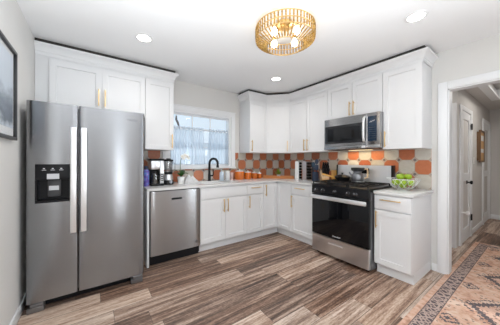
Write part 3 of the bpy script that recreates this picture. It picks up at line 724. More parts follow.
# dispenser: bezel, cavity, controls
bm = B(); ZM = 1.098
a, b, c, d = DX0+0.0008, DX1-0.0008, DZa+0.0008, DZb-0.0008
box(bm, a, b, -0.918, -0.838, ZM, d, 0.003)
box(bm, a, a+0.010, -0.916, -0.838, c, ZM); box(bm, b-0.010, b, -0.916, -0.838, c, ZM); box(bm, a+0.010, b-0.010, -0.916, -0.838, c, c+0.018)
box(bm, a+0.010, b-0.010, -0.842, -0.838, c+0.018, ZM)
dp = link('water_dispenser', bm, 'black', dl)
bm = B(); box(bm, -3.535, -3.450, -0.868, -0.8425, 0.95, ZM-0.002, 0.004); link('dispenser_paddle', bm, 'charcoal', dp)
bm = B(); box(bm, -3.527, -3.462, -0.8705, -0.8682, 1.005, 1.043); link('ice_pad', bm, 'lgrey', dp)
bm = B(); box(bm, -3.534, -3.455, -0.9195, -0.9182, 1.105, 1.150); link('control_label', bm, 'lgrey', dp)
for x in (-3.552, -3.497, -3.442):
    bm = B(); box(bm, x-0.014, x+0.014, -0.9192, -0.9182, 1.180, 1.184); box(bm, x-0.006, x+0.006, -0.9192, -0.9182, 1.19, 1.199); link('button_mark', bm, 'lgrey', dp)
bm = B()
for k in range(9): box(bm, -2.95+k*0.0115, -2.95+k*0.0115+0.007, -0.911, -0.898, 1.665, 1.665+(0.014 if k % 3 else 0.02))
link('logo_badge', bm, 'dsteel', dr)
for x0, x1 in ((FX0+0.003, FX0+0.108), (FX1-0.118, FX1-0.010)):
    bm = B(); box(bm, x0, x1, -0.908, -0.838, 0.0, 0.046, 0.004); box(bm, x0+0.018, x1, -0.914, -0.842, 0.050, 0.078, 0.008); box(bm, x0+0.03, x1-0.02, -0.89, -0.845, 0.044, 0.052)
    link('roller_foot_cover', bm, 'dsteel', t)

# ------------------------------------------------------------------ dishwasher
t = thing('dishwasher', 'stainless steel dishwasher under the worktop beside the refrigerator', 'dishwasher', (-2.358, 0, 0))
hw = 0.316
bm = B(); box(bm, -hw, hw, -0.60, -0.03, 0.03, BT-0.004); link('tub', bm, 'black', t)
bm = B(); box(bm, -hw+0.004, hw-0.004, -0.585, -0.55, 0.0, 0.118); link('toe_panel', bm, 'black', t)
xs = edgy(lin(-hw+0.002, hw-0.002, 8)); xs = sorted(xs + [-0.068, 0.062])
bm = B(); panel(bm, xs, [0.122, 0.777, 0.800, 0.890], -0.648, -0.602, 0.008, (xs.index(-0.068), xs.index(0.062), 1, 2)); dw = link('door', bm, 'steel_dw', t)
bm = B(); box(bm, -0.0675, 0.0615, -0.612, -0.6045, 0.7775, 0.7995); link('pocket_handle', bm, 'black', dw)
bm = B(); cyl(bm, (hw-0.055, -0.6420, 0.19), (hw-0.055, -0.6475, 0.19), 0.017, seg=20); link('badge', bm, 'dsteel', dw)

# ------------------------------------------------------------------ range
t = thing('gas_range', 'stainless and black gas range between the base cabinets', 'stove', (0, -1.826, 0), -PI/2)
hw = 0.386   # local x = world -y
bm = B(); box(bm, -hw, hw, -0.680, -0.02, 0.03, 0.912); link('body', bm, 'dsteel', t)
for x in (-hw+0.05, hw-0.05):
    for y in (-0.64, -0.1):
        bm = B(); cyl(bm, (x, y, 0), (x, y, 0.0295), 0.02, seg=10); link('foot', bm, 'black', t)
bm = B(); panel(bm, edgy(lin(-hw+0.002, hw-0.002, 6)), [0.045, 0.268], -0.722, -0.682, 0.003); dwr = link('drawer', bm, 'steel_l', t)
bm = B(); box(bm, -0.125, 0.075, -0.731, -0.7235, 0.188, 0.206, 0.003); link('drawer_handle', bm, 'handle', dwr)
bm = B(); box(bm, -hw+0.002, hw-0.002, -0.722, -0.682, 0.276, 0.815, 0.003); dr = link('oven_door', bm, 'black', t)
bm = B(); box(bm, -hw+0.006, hw-0.006, -0.7255, -0.7222, 0.280, 0.770, 0.001); link('door_glass', bm, 'bglass', dr)
bm = B(); box(bm, -hw+0.010, hw-0.010, -0.782, -0.757, 0.762, 0.812, 0.008)
for s in (-1, 1): box(bm, s*(hw-0.05)-0.015, s*(hw-0.05)+0.015, -0.758, -0.720, 0.772, 0.802)
link('handle', bm, 'handle', dr)
bm = B()
for k in range(8): box(bm, -0.06+k*0.0135, -0.06+k*0.0135+0.009, -0.7270, -0.7256, 0.300, 0.300+(0.017 if k in (0, 5, 7) else 0.011))
link('logo_badge', bm, 'lgrey', dr)
bm = B(); box(bm, -hw+0.001, hw-0.001, -0.730, -0.682, 0.822, 0.938, 0.006); cp = link('control_panel', bm, 'black', t)
for x in (-0.300, -0.200, -0.030, 0.148, 0.238):
    bm = B(); lathe(bm, [(0, 0), (0.026, 0), (0.026, 0.006), (0.021, 0.010), (0.019, 0.030), (0.012, 0.034), (0, 0.034)], (x, -0.7305, 0.876), 18, Matrix.Rotation(PI/2, 4, 'X'))
    k = link('knob', bm, 'knobm', cp)
    bm = B(); box(bm, x-0.002, x+0.002, -0.7662, -0.7648, 0.880, 0.894); link('pointer', bm, 'lgrey', k)
bm = B(); box(bm, -hw, hw, -0.735, -0.13, 0.939, 0.950, 0.003); link('cooktop', bm, 'black', t)
for x in (-0.2, 0.2):
    for y in (-0.56, -0.27):
        bm = B(); lathe(bm, [(0, 0.951), (0.05, 0.951), (0.05, 0.958), (0.034, 0.960), (0.034, 0.968), (0, 0.968)], (x, y, 0), 20); link('burner', bm, 'iron', t)
for x0, x1 in ((-0.375, -0.130), (-0.122, 0.122), (0.130, 0.375)):
    bm = B(); y0, y1 = -0.715, -0.150; z0, z1 = 0.972, 0.985
    for x in (x0, (x0+x1)/2-0.006, x1-0.012): box(bm, x, x+0.012, y0, y1, z0, z1)
    for y in (y0, y0+0.14, (y0+y1)/2-0.006, y1-0.15, y1-0.012): box(bm, x0, x1, y, y+0.012, z0, z1-0.001)
    for x in (x0, x1-0.012):
        for y in (y0, y1-0.012): box(bm, x, x+0.012, y, y+0.012, 0.9505, z0)
    link('grate', bm, 'iron', t)
bm = B(); prism(bm, [(-0.128, 0.9505), (-0.105, 1.205), (-0.03, 1.205), (-0.03, 0.9505)], -hw+0.012, hw-0.012)
xform(bm, Matrix(((0, 0, 1, 0), (1, 0, 0, 0), (0, 1, 0, 0), (0, 0, 0, 1)))); bg_ = link('backguard', bm, 'handle', t)
for s in (-1, 1):
    bm = B(); box(bm, min(s*(hw-0.0115), s*hw), max(s*(hw-0.0115), s*hw), -0.130, -0.028, 0.9505, 1.209, 0.002); link('end_cap', bm, 'black', bg_)
bm = B(); box(bm, -0.12, 0.10, -0.1165, -0.1130, 1.09, 1.165); xform(bm, Matrix.Translation((0, -0.0040, 0))); link('clock_display', bm, 'bglass', bg_)
RNG_TOP = 0.985

# ------------------------------------------------------------------ microwave
t = thing('microwave', 'stainless over-the-range microwave hung above the stove', 'microwave', (0, -1.806, 0), -PI/2)
hw = 0.388; mz0, mz1 = 1.428, 1.868
bm = B(); box(bm, -hw, hw, -0.365, -0.008, mz0, mz1, 0.003); link('body', bm, 'dsteel', t)
bm = B(); panel(bm, edgy(lin(-hw, 0.238, 6)), [mz0+0.045, mz1-0.002], -0.420, -0.366, 0.004); d = link('door', bm, 'steel_dw', t)
bm = B(); box(bm, -hw+0.020, 0.192, -0.4225, -0.4185, mz0+0.082, mz1-0.105, 0.001); link('door_glass', bm, 'mglass', d)
bm = B(); box(bm, -hw+0.06, 0.150, -0.4235, -0.4227, mz0+0.115, mz1-0.140); link('screen_mesh', bm, 'bglass', d)
bm = B(); tube(bm, [(0.212, -0.427, mz0+0.075), (0.212, -0.455, mz0+0.095), (0.212, -0.465, mz0+0.15), (0.212, -0.467, (mz0+mz1)/2), (0.212, -0.465, mz1-0.13), (0.212, -0.455, mz1-0.065), (0.212, -0.427, mz1-0.045)], 0.014, 12); link('handle', bm, 'handle', d)
bm = B(); box(bm, 0.241, hw, -0.420, -0.366, mz0+0.045, mz1-0.002, 0.002); cp = link('control_frame', bm, 'steel_dw', t)
bm = B(); box(bm, 0.244, 0.350, -0.4225, -0.4202, mz0+0.085, mz1-0.045, 0.001); k = link('control_panel', bm, 'bluepanel', cp)
bm = B(); tube(bm, [(0.270, -0.4234, 1.745), (0.280, -0.4234, 1.763), (0.287, -0.4234, 1.748), (0.300, -0.4234, 1.768), (0.310, -0.4234, 1.758), (0.328, -0.4234, 1.772)], 0.0028, 6); link('clock_digits', bm, 'lgrey', k)
for i in range(4):
    for j in range(6):
        bm = B(); box(bm, 0.258+i*0.022, 0.270+i*0.022, -0.4234, -0.4226, 1.55+j*0.026, 1.553+j*0.026)
        link('button', bm, 'dsteel', k)
bm = B(); box(bm, -hw, hw, -0.417, -0.366, mz0, mz0+0.043, 0.003); link('lower_trim', bm, 'steel_dw', t)
bm = B(); box(bm, 0.165, 0.215, -0.4185, -0.4172, mz0+0.010, mz0+0.032); box(bm, 0.225, 0.24, -0.4185, -0.4172, mz0+0.014, mz0+0.028); link('logo_badge', bm, 'white', t)
bm = B(); box(bm, -hw+0.02, hw-0.02, -0.36, -0.05, mz0-0.006, mz0-0.0005); u = link('underside_vent', bm, 'black', t)
bm = B(); box(bm, -0.16, 0.16, -0.150, -0.09, mz0-0.010, mz0-0.0062); link('cooktop_lamp', bm, 'mwlamp', t)
area('cooktop_light', (-0.12, -1.80, mz0-0.014), (0, 0, 0), 0.06, 0.55, 1.5, (1, 0.76, 0.45)).parent = None

# ------------------------------------------------------------------ things on the worktops
cz = CT + 0.0006
def lathe_obj(name, prof, m, parent, c=(0, 0, 0), seg=28):
    bm = B(); lathe(bm, prof, c, seg); return link(name, bm, m, parent)
# bottle by the fridge
t = thing('thermos_bottle', 'purple and blue swirl-printed bottle beside the refrigerator', 'bottle', (-2.662, -0.34, cz))
lathe_obj('bottle_body', [(0, 0), (0.036, 0), (0.039, 0.006), (0.039, 0.19), (0.030, 0.215), (0, 0.215)], 'swirl', t)
lathe_obj('bottle_cap', [(0, 0.2155), (0.024, 0.2155), (0.024, 0.255), (0.018, 0.262), (0, 0.262)], 'navyh', t)
# coffee maker
t = thing('coffee_maker', 'black and steel drip coffee maker with glass carafe and side keypad', 'coffee maker', (-2.532, -0.30, cz))
bm = B(); box(bm, -0.082, 0.082, -0.10, 0.10, 0, 0.028, 0.006); link('base', bm, 'mblack', t)
bm = B(); box(bm, -0.080, 0.030, 0.02, 0.10, 0.0285, 0.215, 0.004); link('rear_column', bm, 'mblack', t)
bm = B(); box(bm, 0.032, 0.080, -0.085, 0.10, 0.0285, 0.330, 0.004); k = link('side_tower', bm, 'steel_l', t)
bm = B(); box(bm, 0.038, 0.074, -0.088, -0.0853, 0.06, 0.16); k2 = link('keypad', bm, 'black', k)
bm = B()
for j in range(3): box(bm, 0.044, 0.068, -0.0895, -0.0882, 0.072+j*0.028, 0.086+j*0.028)
link('keypad_button', bm, 'lgrey', k2)
bm = B(); box(bm, -0.078, 0.030, -0.085, 0.10, 0.2155, 0.330, 0.005); link('brew_basket', bm, 'steel_l', t)
bm = B(); box(bm, -0.084, 0.084, -0.10, 0.103, 0.3305, 0.356, 0.006); link('lid', bm, 'mblack', t)
c = link('carafe', (lambda b: (lathe(b, [(0, 0.030), (0.045, 0.030), (0.050, 0.05), (0.048, 0.12), (0.036, 0.165), (0.037, 0.170), (0.034, 0.170)], (-0.026, -0.045, 0)), b)[1])(B()), 'jarglass', t)
lathe_obj('coffee', [(0, 0.033), (0.043, 0.033), (0.047, 0.05), (0.0455, 0.11), (0, 0.11)], 'liquid', c, (-0.026, -0.045, 0))
lathe_obj('carafe_lid', [(0, 0.171), (0.037, 0.171), (0.037, 0.185), (0, 0.192)], 'mblack', c, (-0.026, -0.045, 0))
bm = B(); tube(bm, [(0.012, -0.075, 0.155), (0.022, -0.098, 0.15), (0.024, -0.102, 0.09), (0.012, -0.08, 0.06)], 0.007, 8); link('carafe_handle', bm, 'mblack', c)
# blender
t = thing('blender', 'countertop blender with clear jar, black lid and round dial', 'blender', (-2.368, -0.29, cz))
lathe_obj('motor_base', [(0, 0), (0.068, 0), (0.070, 0.02), (0.066, 0.06), (0.058, 0.062)], 'mblack', t)
lathe_obj('steel_collar', [(0.058, 0.0625), (0.064, 0.064), (0.060, 0.115), (0.050, 0.140), (0, 0.140)], 'steel_l', t)
bm = B(); cyl(bm, (0.012, -0.067, 0.045), (0.014, -0.080, 0.045), 0.024, seg=18); dl_ = link('dial', bm, 'dsteel', t)
lathe_obj('jar_collar', [(0, 0.1405), (0.052, 0.1405), (0.054, 0.175), (0, 0.175)], 'mblack', t)
lathe_obj('jar', [(0.046, 0.1755), (0.050, 0.19), (0.060, 0.322), (0.057, 0.322), (0.047, 0.19)], 'jarglass', t)
lathe_obj('lid', [(0, 0.3225), (0.064, 0.3225), (0.064, 0.345), (0.03, 0.350), (0.028, 0.362), (0, 0.362)], 'mblack', t)
bm = B(); tube(bm, [(0.056, -0.01, 0.305), (0.085, -0.015, 0.30), (0.086, -0.015, 0.21), (0.052, -0.01, 0.195)], 0.006, 8); link('jar_handle', bm, 'jarglass', t)
# orchid
t = thing('potted_orchid', 'white orchid in a white pot on the worktop below the window', 'plant', (-2.185, -0.27, cz))
lathe_obj('pot', [(0, 0), (0.040, 0), (0.050, 0.085), (0.052, 0.10), (0.047, 0.10), (0.045, 0.085), (0, 0.083)], 'porc', t)
lathe_obj('bark_mulch', [(0, 0.0835), (0.0405, 0.0855), (0.025, 0.094), (0, 0.096)], 'soil', t)
for k in range(7):
    a = k*2*PI/7+0.4; L = 0.095+0.02*random.random(); bm = B(); wv = 0.022
    rows = []
    for i in range(7):
        u = i/6; r = 0.006+L*u; z = 0.096+0.075*math.sin(u*2.3)*(0.7+0.5*(k % 2)) ; ww = wv*math.sin(PI*(0.12+0.86*u))
        ca, sa = math.cos(a), math.sin(a)
        rows.append([bm.verts.new((ca*r - sa*s*ww, sa*r + ca*s*ww, z + 0.008*abs(s))) for s in (-1, 0, 1)])
    for p_, q_ in zip(rows, rows[1:]):
        for j in range(2): bm.faces.new((p_[j], p_[j+1], q_[j+1], q_[j]))
    bmesh.ops.solidify(bm, geom=bm.faces[:], thickness=0.0015)
    link('leaf', bm, 'leaf', t)
stem = [(-0.005, 0.0, 0.095), (-0.012, 0.0, 0.22), (-0.008, -0.005, 0.33), (0.015, -0.01, 0.395), (0.050, -0.015, 0.415), (0.090, -0.02, 0.395), (0.115, -0.02, 0.365)]
bm = B(); tube(bm, stem, 0.0045, 7); st = link('flower_stem', bm, 'stem', t)
for (x, y, z, s) in ((0.012, -0.03, 0.392, 1.0), (0.045, -0.036, 0.405, 1.1), (0.078, -0.04, 0.39, 1.0), (0.100, -0.04, 0.365, 0.8), (0.03, -0.03, 0.365, 0.8)):
    bm = B()
    for k in range(5):
        a = PI/2 + k*2*PI/5; sphere(bm, (x+0.016*s*math.cos(a), y+0.003*math.sin(k), z+0.016*s*math.sin(a)), 0.014*s, (1, 0.25, 1), 10)
    f = link('flower', bm, 'petal', st)
    bm = B(); sphere(bm, (x, y-0.004, z), 0.004*s, (1, 1, 1), 8); link('flower_centre', bm, 'pollen', f)
# folded towels: draped heap
t = thing('dish_towel', 'crumpled grey and white dish towel lying beside the orchid', 'towel', (-2.02, -0.27, cz))
bm = B(); nx, ny = 26, 18; top = []
for i in range(nx+1):
    r = []
    for j in range(ny+1):
        u, v = i/nx*2-1, j/ny*2-1
        e = max(0.0, 1-abs(u)**3)*max(0.0, 1-abs(v)**3)
        h = 0.012+0.135*e*(0.55-0.42*u) + 0.018*e*math.sin(9*u+2*v) + 0.012*e*math.sin(7*v-3*u)
        r.append(bm.verts.new((0.105*u+0.012*math.sin(5*v), 0.075*v+0.008*math.sin(6*u), max(h, 0.004))))
    top.append(r)
for i in range(nx):
    for j in range(ny): bm.faces.new((top[i][j], top[i+1][j], top[i+1][j+1], top[i][j+1]))
bot = [[bm.verts.new((v.co.x, v.co.y, 0.0)) for v in r] for r in top]
for i in range(nx):
    for j in range(ny): bm.faces.new((bot[i][j], bot[i][j+1], bot[i+1][j+1], bot[i+1][j]))
for i in range(nx):
    for j in (0, ny): bm.faces.new((top[i][j], top[i+1][j], bot[i+1][j], bot[i][j]))
for j in range(ny):
    for i in (0, nx): bm.faces.new((top[i][j], top[i][j+1], bot[i][j+1], bot[i][j]))
link('towel_fold', bm, 'cloth', t)
# soap bottles
def pump(name, label, loc, m, r, h, capm='mblack'):
    t = thing(name, label, 'soap bottle', loc)
    lathe_obj('bottle', [(0, 0), (r*0.95, 0), (r, 0.006), (r, h*0.70), (r*0.85, h*0.78), (r*0.4, h*0.83), (r*0.38, h*0.86), (0, h*0.86)], m, t)
    bm = B(); cyl(bm, (0, 0, h*0.8605), (0, 0, h*0.95), r*0.35, seg=14); cyl(bm, (0, 0, h*0.95), (0, 0, h*1.02), r*0.15, seg=10)
    tube(bm, [(0, 0, h*1.03), (-r*0.6, -r*0.6, h*1.03), (-r*0.9, -r*0.9, h*0.99)], 0.005, 8); link('pump', bm, capm, t)
    return t
pump('soap_bottle', 'pale blue pump soap bottle right of the faucet', (-1.482, -0.20, cz), 'bluesoap', 0.036, 0.185, 'lgrey')
t = thing('dish_jar', 'frosted white jar between the soap bottle and the canisters', 'jar', (-1.370, -0.20, cz))
lathe_obj('jar_body', [(0, 0), (0.040, 0), (0.043, 0.006), (0.043, 0.125), (0.036, 0.135), (0, 0.135)], 'clear', t)
lathe_obj('jar_lid', [(0, 0.1355), (0.037, 0.1355), (0.037, 0.150), (0, 0.154)], 'white', t)
t = thing('plastic_cup', 'small pinkish clear cup standing left of the biggest canister', 'cup', (-1.245, -0.13, cz))
lathe_obj('cup', [(0, 0), (0.026, 0), (0.034, 0.125), (0.032, 0.125), (0.024, 0.004), (0, 0.004)], 'pink', t)
# orange canisters
for x, y, d, h, lab in ((-1.100, -0.16, 0.162, 0.142, 'largest orange canister with white lid, leftmost of the row'), (-0.918, -0.16, 0.130, 0.120, 'second largest orange canister with white lid'),
                        (-0.768, -0.16, 0.106, 0.104, 'third orange canister with white lid, second smallest'), (-0.648, -0.16, 0.088, 0.090, 'smallest orange canister with white lid, at the right end')):
    t = thing('canister', lab, 'canister', (x, y, cz), 0, 'orange canisters by the window wall'); r = d/2
    lathe_obj('jar', [(0, 0), (r*0.96, 0), (r, 0.006), (r, h-0.006), (r*0.97, h), (0, h)], 'orange', t)
    lathe_obj('lid', [(0, h+0.0005), (r*0.92, h+0.0005), (r*0.94, h+0.010), (r*0.5, h+0.018), (0, h+0.019)], 'porc', t)
    lathe_obj('lid_knob', [(0, h+0.0193), (0.008, h+0.0193), (0.013, h+0.030), (0.008, h+0.036), (0, h+0.037)], 'porc', t, seg=14)
# wooden tray across the corner
ta = math.atan2(-0.42, 0.38)
t = thing('wooden_tray', 'long honey wood tray set diagonally across the worktop corner', 'tray', (-0.335, -0.355, cz), ta)
bm = B(); box(bm, -0.29, 0.29, -0.10, 0.10, 0, 0.012, 0.002); link('tray_base', bm, 'tray', t)
bm = B(); box(bm, -0.29, 0.29, -0.10, -0.088, 0.0125, 0.046, 0.002); box(bm, -0.29, 0.29, 0.088, 0.10, 0.0125, 0.046, 0.002)
box(bm, -0.29, -0.278, -0.0878, 0.0878, 0.0125, 0.046, 0.002); box(bm, 0.278, 0.29, -0.0878, 0.0878, 0.0125, 0.046, 0.002); link('tray_rim', bm, 'tray', t)
t = thing('potted_plant', 'small light green plant in white pot on the wooden tray', 'plant', (-0.318, -0.34, cz+0.0125))
lathe_obj('pot', [(0, 0), (0.026, 0), (0.036, 0.045), (0.038, 0.060), (0.034, 0.060), (0.032, 0.048), (0, 0.047)], 'porc', t)
for k in range(16):
    a = random.random()*2*PI; el = 0.35+0.9*random.random(); L = 0.085+0.06*random.random(); bm = B(); rows = []
    for i in range(5):
        u = i/4; r = 0.004+L*u*math.cos(el); z = 0.048+L*u*math.sin(el)*1.15; ww = 0.018*math.sin(PI*(0.15+0.83*u))
        rows.append([bm.verts.new((math.cos(a)*r-math.sin(a)*s*ww, math.sin(a)*r+math.cos(a)*s*ww, z)) for s in (-1, 1)])
    for p_, q_ in zip(rows, rows[1:]): bm.faces.new((p_[0], p_[1], q_[1], q_[0]))
    bmesh.ops.solidify(bm, geom=bm.faces[:], thickness=0.001); link('leaf', bm, 'lleaf', t)
# spice racks with jars
def rack(loc, wx, wy, label, m, cols, rows, jl):
    t = thing('spice_rack', label, 'spice rack', loc)
    H = 0.315
    bm = B(); box(bm, -wx/2, wx/2, -wy/2, wy/2, 0, 0.012, 0.002); link('base', bm, m, t)
    bm = B(); box(bm, -wx/2, -wx/2+0.006, -wy/2, wy/2, 0.0125, H); link('side_panel', bm, m, t)
    bm = B(); box(bm, wx/2-0.006, wx/2, -wy/2, wy/2, 0.0125, H); link('side_panel', bm, m, t)
    bm = B(); box(bm, -wx/2, wx/2, -wy/2, wy/2, H+0.0005, H+0.010, 0.002); link('top', bm, m, t)
    bm = B(); dz = (H-0.014)/rows
    for r in range(1, rows): box(bm, -wx/2+0.0065, wx/2-0.0065, -wy/2+0.004, wy/2-0.002, 0.0125+r*dz-0.0015, 0.0125+r*dz+0.0015)
    box(bm, -wx/2+0.0065, wx/2-0.0065, wy/2-0.002, wy/2, 0.0125, H); link('shelf', bm, m, t)
    cw_ = (wx-0.014)/cols
    for r in range(rows):
        for c in range(cols):
            rad = min(cw_, dz-0.004)/2-0.0012
            jn = ('lowest', 'second lowest', 'third lowest', 'third highest', 'second highest', 'topmost')[r] + ('' if cols == 1 else (' left', ' right')[c])
            j = thing('spice_jar', '%s %s' % (jn, jl), 'jar', (loc[0]-wx/2+0.007+cw_*(c+0.5), loc[1]-wy/2-0.004, loc[2]+0.0125+r*dz+0.0019+rad), 0, 'black-lidded jars in the spice racks')
            bm = B(); cyl(bm, (0, 0.0005, 0), (0, wy-0.006, 0), rad, seg=14); link('jar_glass', bm, 'jarglass', j)
            bm = B(); cyl(bm, (0, -0.016, 0), (0, 0.0, 0), rad*0.98, seg=16); link('jar_lid', bm, 'mblack', j)
rack((-0.245, -0.765, cz), 0.075, 0.085, 'narrow white spice rack tower with one column of jars', 'white', 1, 6, 'black-lidded spice jar lying in the narrow white rack')
rack((-0.225, -0.935, cz), 0.125, 0.085, 'wider steel spice rack tower with two columns of jars', 'steel_l', 2, 6, 'black-lidded spice jar lying in the wider steel rack')
# utensil crock
ux, uy = -0.225, -1.115
t = thing('utensil_crock', 'navy blue crock full of utensils between spice rack and knife block', 'crock', (ux, uy, cz))
lathe_obj('crock', [(0, 0), (0.051, 0), (0.056, 0.008), (0.056, 0.150), (0.051, 0.150), (0.051, 0.012), (0, 0.012)], 'navy', t)
uts = [(-0.024, 0.004, 'teal', 'spoon', 0.215, 'teal cooking spoon standing in the navy crock'), (-0.010, -0.031, 'navyh', 'spat', 0.17, 'navy turner standing in the navy crock'),
       (0.030, 0.010, 'navyh', 'spoon', 0.265, 'navy ladle standing in the navy crock'), (-0.020, 0.030, 'mblack', 'spat', 0.215, 'black spatula standing at the back of the navy crock')]
for (ox, oy, mm, kind, L, lab) in uts:
    u = thing('cooking_utensil', lab, 'utensil', (ux+ox, uy+oy, cz+0.0135), 0, 'utensils in the navy crock'); u.rotation_euler = (-oy*1.6, ox*1.6, -0.75)
    bm = B(); tube(bm, [(0, 0, 0.003), (0, 0, L)], [0.007, 0.0065], 8); link('shaft', bm, mm, u)
    bm = B()
    if kind == 'spoon': sphere(bm, (0, 0, L+0.043), 0.043, (0.72, 0.25, 1), 14)
    else: box(bm, -0.032, 0.032, -0.003, 0.003, L+0.0005, L+0.085, 0.002)
    link('head', bm, mm, u)
# knife block
kb = Vector((-0.215, -1.285, cz))
t = thing('knife_block', 'pale wood knife block with black-handled knives beside the stove', 'knife block', kb, -0.75)
# the block leans; slots on the sloping front
bm = B(); prism(bm, [(-0.075, 0), (0.065, 0), (0.065, 0.135), (0.035, 0.185), (-0.075, 0.095)], -0.055, 0.055)
xform(bm, Matrix(((0, 0, 1, 0), (1, 0, 0, 0), (0, 1, 0, 0), (0, 0, 0, 1)))); link('block', bm, 'paleblk', t)
bm = B(); box(bm, -0.0552, 0.0552, -0.0765, -0.0752, 0.01, 0.06); link('front_label', bm, 'wood', t)
nrm = Vector((0, -0.09, 0.11)).normalized()
RZ = Matrix.Translation(kb) @ Matrix.Rotation(-0.75, 4, 'Z')
kn = 0
for r, (fy, L) in enumerate(((0.018, 0.125), (-0.020, 0.110), (-0.055, 0.085))):
    for c in range(3 if r < 2 else 4):
        fx = (-0.032+c*0.032) if r < 2 else (-0.036+c*0.024)
        z = 0.095 + (fy+0.075)/0.11*0.09
        base = RZ @ Vector((fx, fy, z + 0.0012)) + (RZ.to_3x3() @ nrm)*0.001
        k_ = thing('kitchen_knife', 'black-handled kitchen knife, %s in the %s row of the pale knife block' % ((('left', 'centre', 'right') if r < 2 else ('leftmost', 'second from left', 'second from right', 'rightmost'))[c], ('back', 'middle', 'front')[r]), 'knife', base, -0.75, 'knives in the wood block')
        k_.rotation_mode = 'QUATERNION'; k_.rotation_quaternion = (Matrix.Rotation(-0.75, 4, 'Z') @ nrm.to_track_quat('Z', 'Y').to_matrix().to_4x4()).to_quaternion()
        bm = B(); box(bm, -0.008, 0.008, -0.011, 0.011, 0.0, 0.012, 0.002); link('bolster', bm, 'steel_l', k_)
        bm = B(); box(bm, -0.0112, 0.0112, -0.019, 0.019, 0.0125, L+0.045, 0.004); link('handle', bm, 'black', k_)
# yellow wood board leaning behind the block
bm = B(); box(bm, -0.045, 0.045, -0.009, 0.009, 0, 0.185, 0.004)
b_ = tag(link('cutting_board', bm, 'yellowood'), 'small yellow wooden board standing between knife block and stove', 'board'); b_.location = (-0.10, -1.385, cz); b_.rotation_euler = (0, 0, -0.75)

# ------------------------------------------------------------------ things on the stove
t = thing('frying_pan', 'black lidded frying pan with wooden handle on back left burner', 'pan', (-0.275, -1.625, RNG_TOP+0.0008))
lathe_obj('pan_body', [(0, 0), (0.085, 0), (0.105, 0.045), (0.108, 0.048), (0.102, 0.048), (0.083, 0.004), (0, 0.004)], 'mblack', t)
lathe_obj('lid', [(0.106, 0.0485), (0.108, 0.052), (0.08, 0.072), (0.04, 0.083), (0, 0.086)], 'black', t)
lathe_obj('lid_knob', [(0, 0.0865), (0.010, 0.0865), (0.010, 0.096), (0.020, 0.102), (0.018, 0.110), (0, 0.112)], 'mblack', t, seg=14)
bm = B(); hd = Vector((-0.50, 0.86, 0)); p_ = hd*0.106
tube(bm, [p_+Vector((0, 0, 0.038)), p_+hd*0.06+Vector((0, 0, 0.055)), p_+hd*0.17+Vector((0, 0, 0.085))], [0.008, 0.011, 0.012], 10); link('handle', bm, 'yellowood', t)
t = thing('kettle', 'dark steel kettle with wide black lid and wooden handle on stove', 'kettle', (-0.285, -1.855, RNG_TOP+0.0008))
lathe_obj('kettle_body', [(0, 0), (0.076, 0), (0.079, 0.006), (0.077, 0.075), (0.066, 0.105), (0.046, 0.122), (0.044, 0.14), (0, 0.14)], 'dsteel', t)
lathe_obj('base_ring', [(0.0795, 0.001), (0.082, 0.001), (0.082, 0.010), (0.0795, 0.010)], 'steel_l', t)
lathe_obj('lid', [(0, 0.1405), (0.060, 0.1405), (0.082, 0.156), (0.084, 0.186), (0.078, 0.190), (0.02, 0.192), (0, 0.192)], 'mblack', t)
bm = B(); h1 = Vector((0.45, -0.89, 0))
tube(bm, [h1*0.083+Vector((0, 0, 0.172)), h1*0.115+Vector((0, 0, 0.172)), h1*0.120+Vector((0, 0, 0.14)), h1*0.116+Vector((0, 0, 0.06)), h1*0.080+Vector((0, 0, 0.045))], [0.010, 0.012, 0.012, 0.012, 0.009], 10); link('handle', bm, 'paleblk', t)
bm = B(); h2 = -h1; tube(bm, [h2*0.070+Vector((0, 0, 0.085)), h2*0.095+Vector((0, 0, 0.11)), h2*0.105+Vector((0, 0, 0.13))], [0.016, 0.011, 0.009], 10); link('spout', bm, 'dsteel', t)

# ------------------------------------------------------------------ fruit bowl
bx, by = -0.285, -2.385
t = thing('wire_fruit_bowl', 'white wire bowl of green apples on the short worktop', 'bowl', (bx, by, cz))
def bowl_r(z): return 0.055 + 0.108*math.sqrt(max(0.0, min(1.0, (z-0.008)/0.120)))*(0.88+0.12*(z/0.128))
bm = B()
for k in range(15):
    for sg in (-1, 1):
        pts = []
        for i in range(7):
            z = 0.008+0.120*i/6; a = 2*PI*k/15 + sg*0.55*(i/6); r = bowl_r(z); pts.append((r*math.cos(a), r*math.sin(a), z))
        tube(bm, pts, 0.0020, 5, cap=False)
link('wire_mesh', bm, 'wire', t)
for nm, z, rr in (('rim', 0.128, 0.0038), ('base_ring', 0.0045, 0.004)):
    bm = B(); r = bowl_r(z) if nm == 'rim' else 0.055
    tube(bm, [(r*math.cos(2*PI*k/40), r*math.sin(2*PI*k/40), z) for k in range(40)], rr, 8, closed=True); link(nm, bm, 'wire', t)
bm = B(); lathe(bm, [(0, 0.0050), (0.053, 0.0050), (0.053, 0.0075), (0, 0.0075)], seg=24); link('bowl_floor', bm, 'wire', t)
ar = 0.039
app = [(0, 0, 0.004)]+[(0.080*math.cos(a), 0.080*math.sin(a), 0.040) for a in [i*2*PI/6+0.3 for i in range(6)]]+[(0.046*math.cos(a), 0.046*math.sin(a), 0.104) for a in [i*2*PI/3+0.75 for i in range(3)]]
def apple_prof(r):
    pr = []
    for i in range(15):
        a = -PI/2 + PI*i/14; rr = r*math.cos(a)*(1+0.06*math.sin(a)); z = r*0.93*math.sin(a)
        if i > 10: z -= (i-10)**2*r*0.011
        if i < 2: z += (2-i)*r*0.02
        pr.append((max(0.0, rr) if 0 < i < 14 else 0.0, z))
    return pr
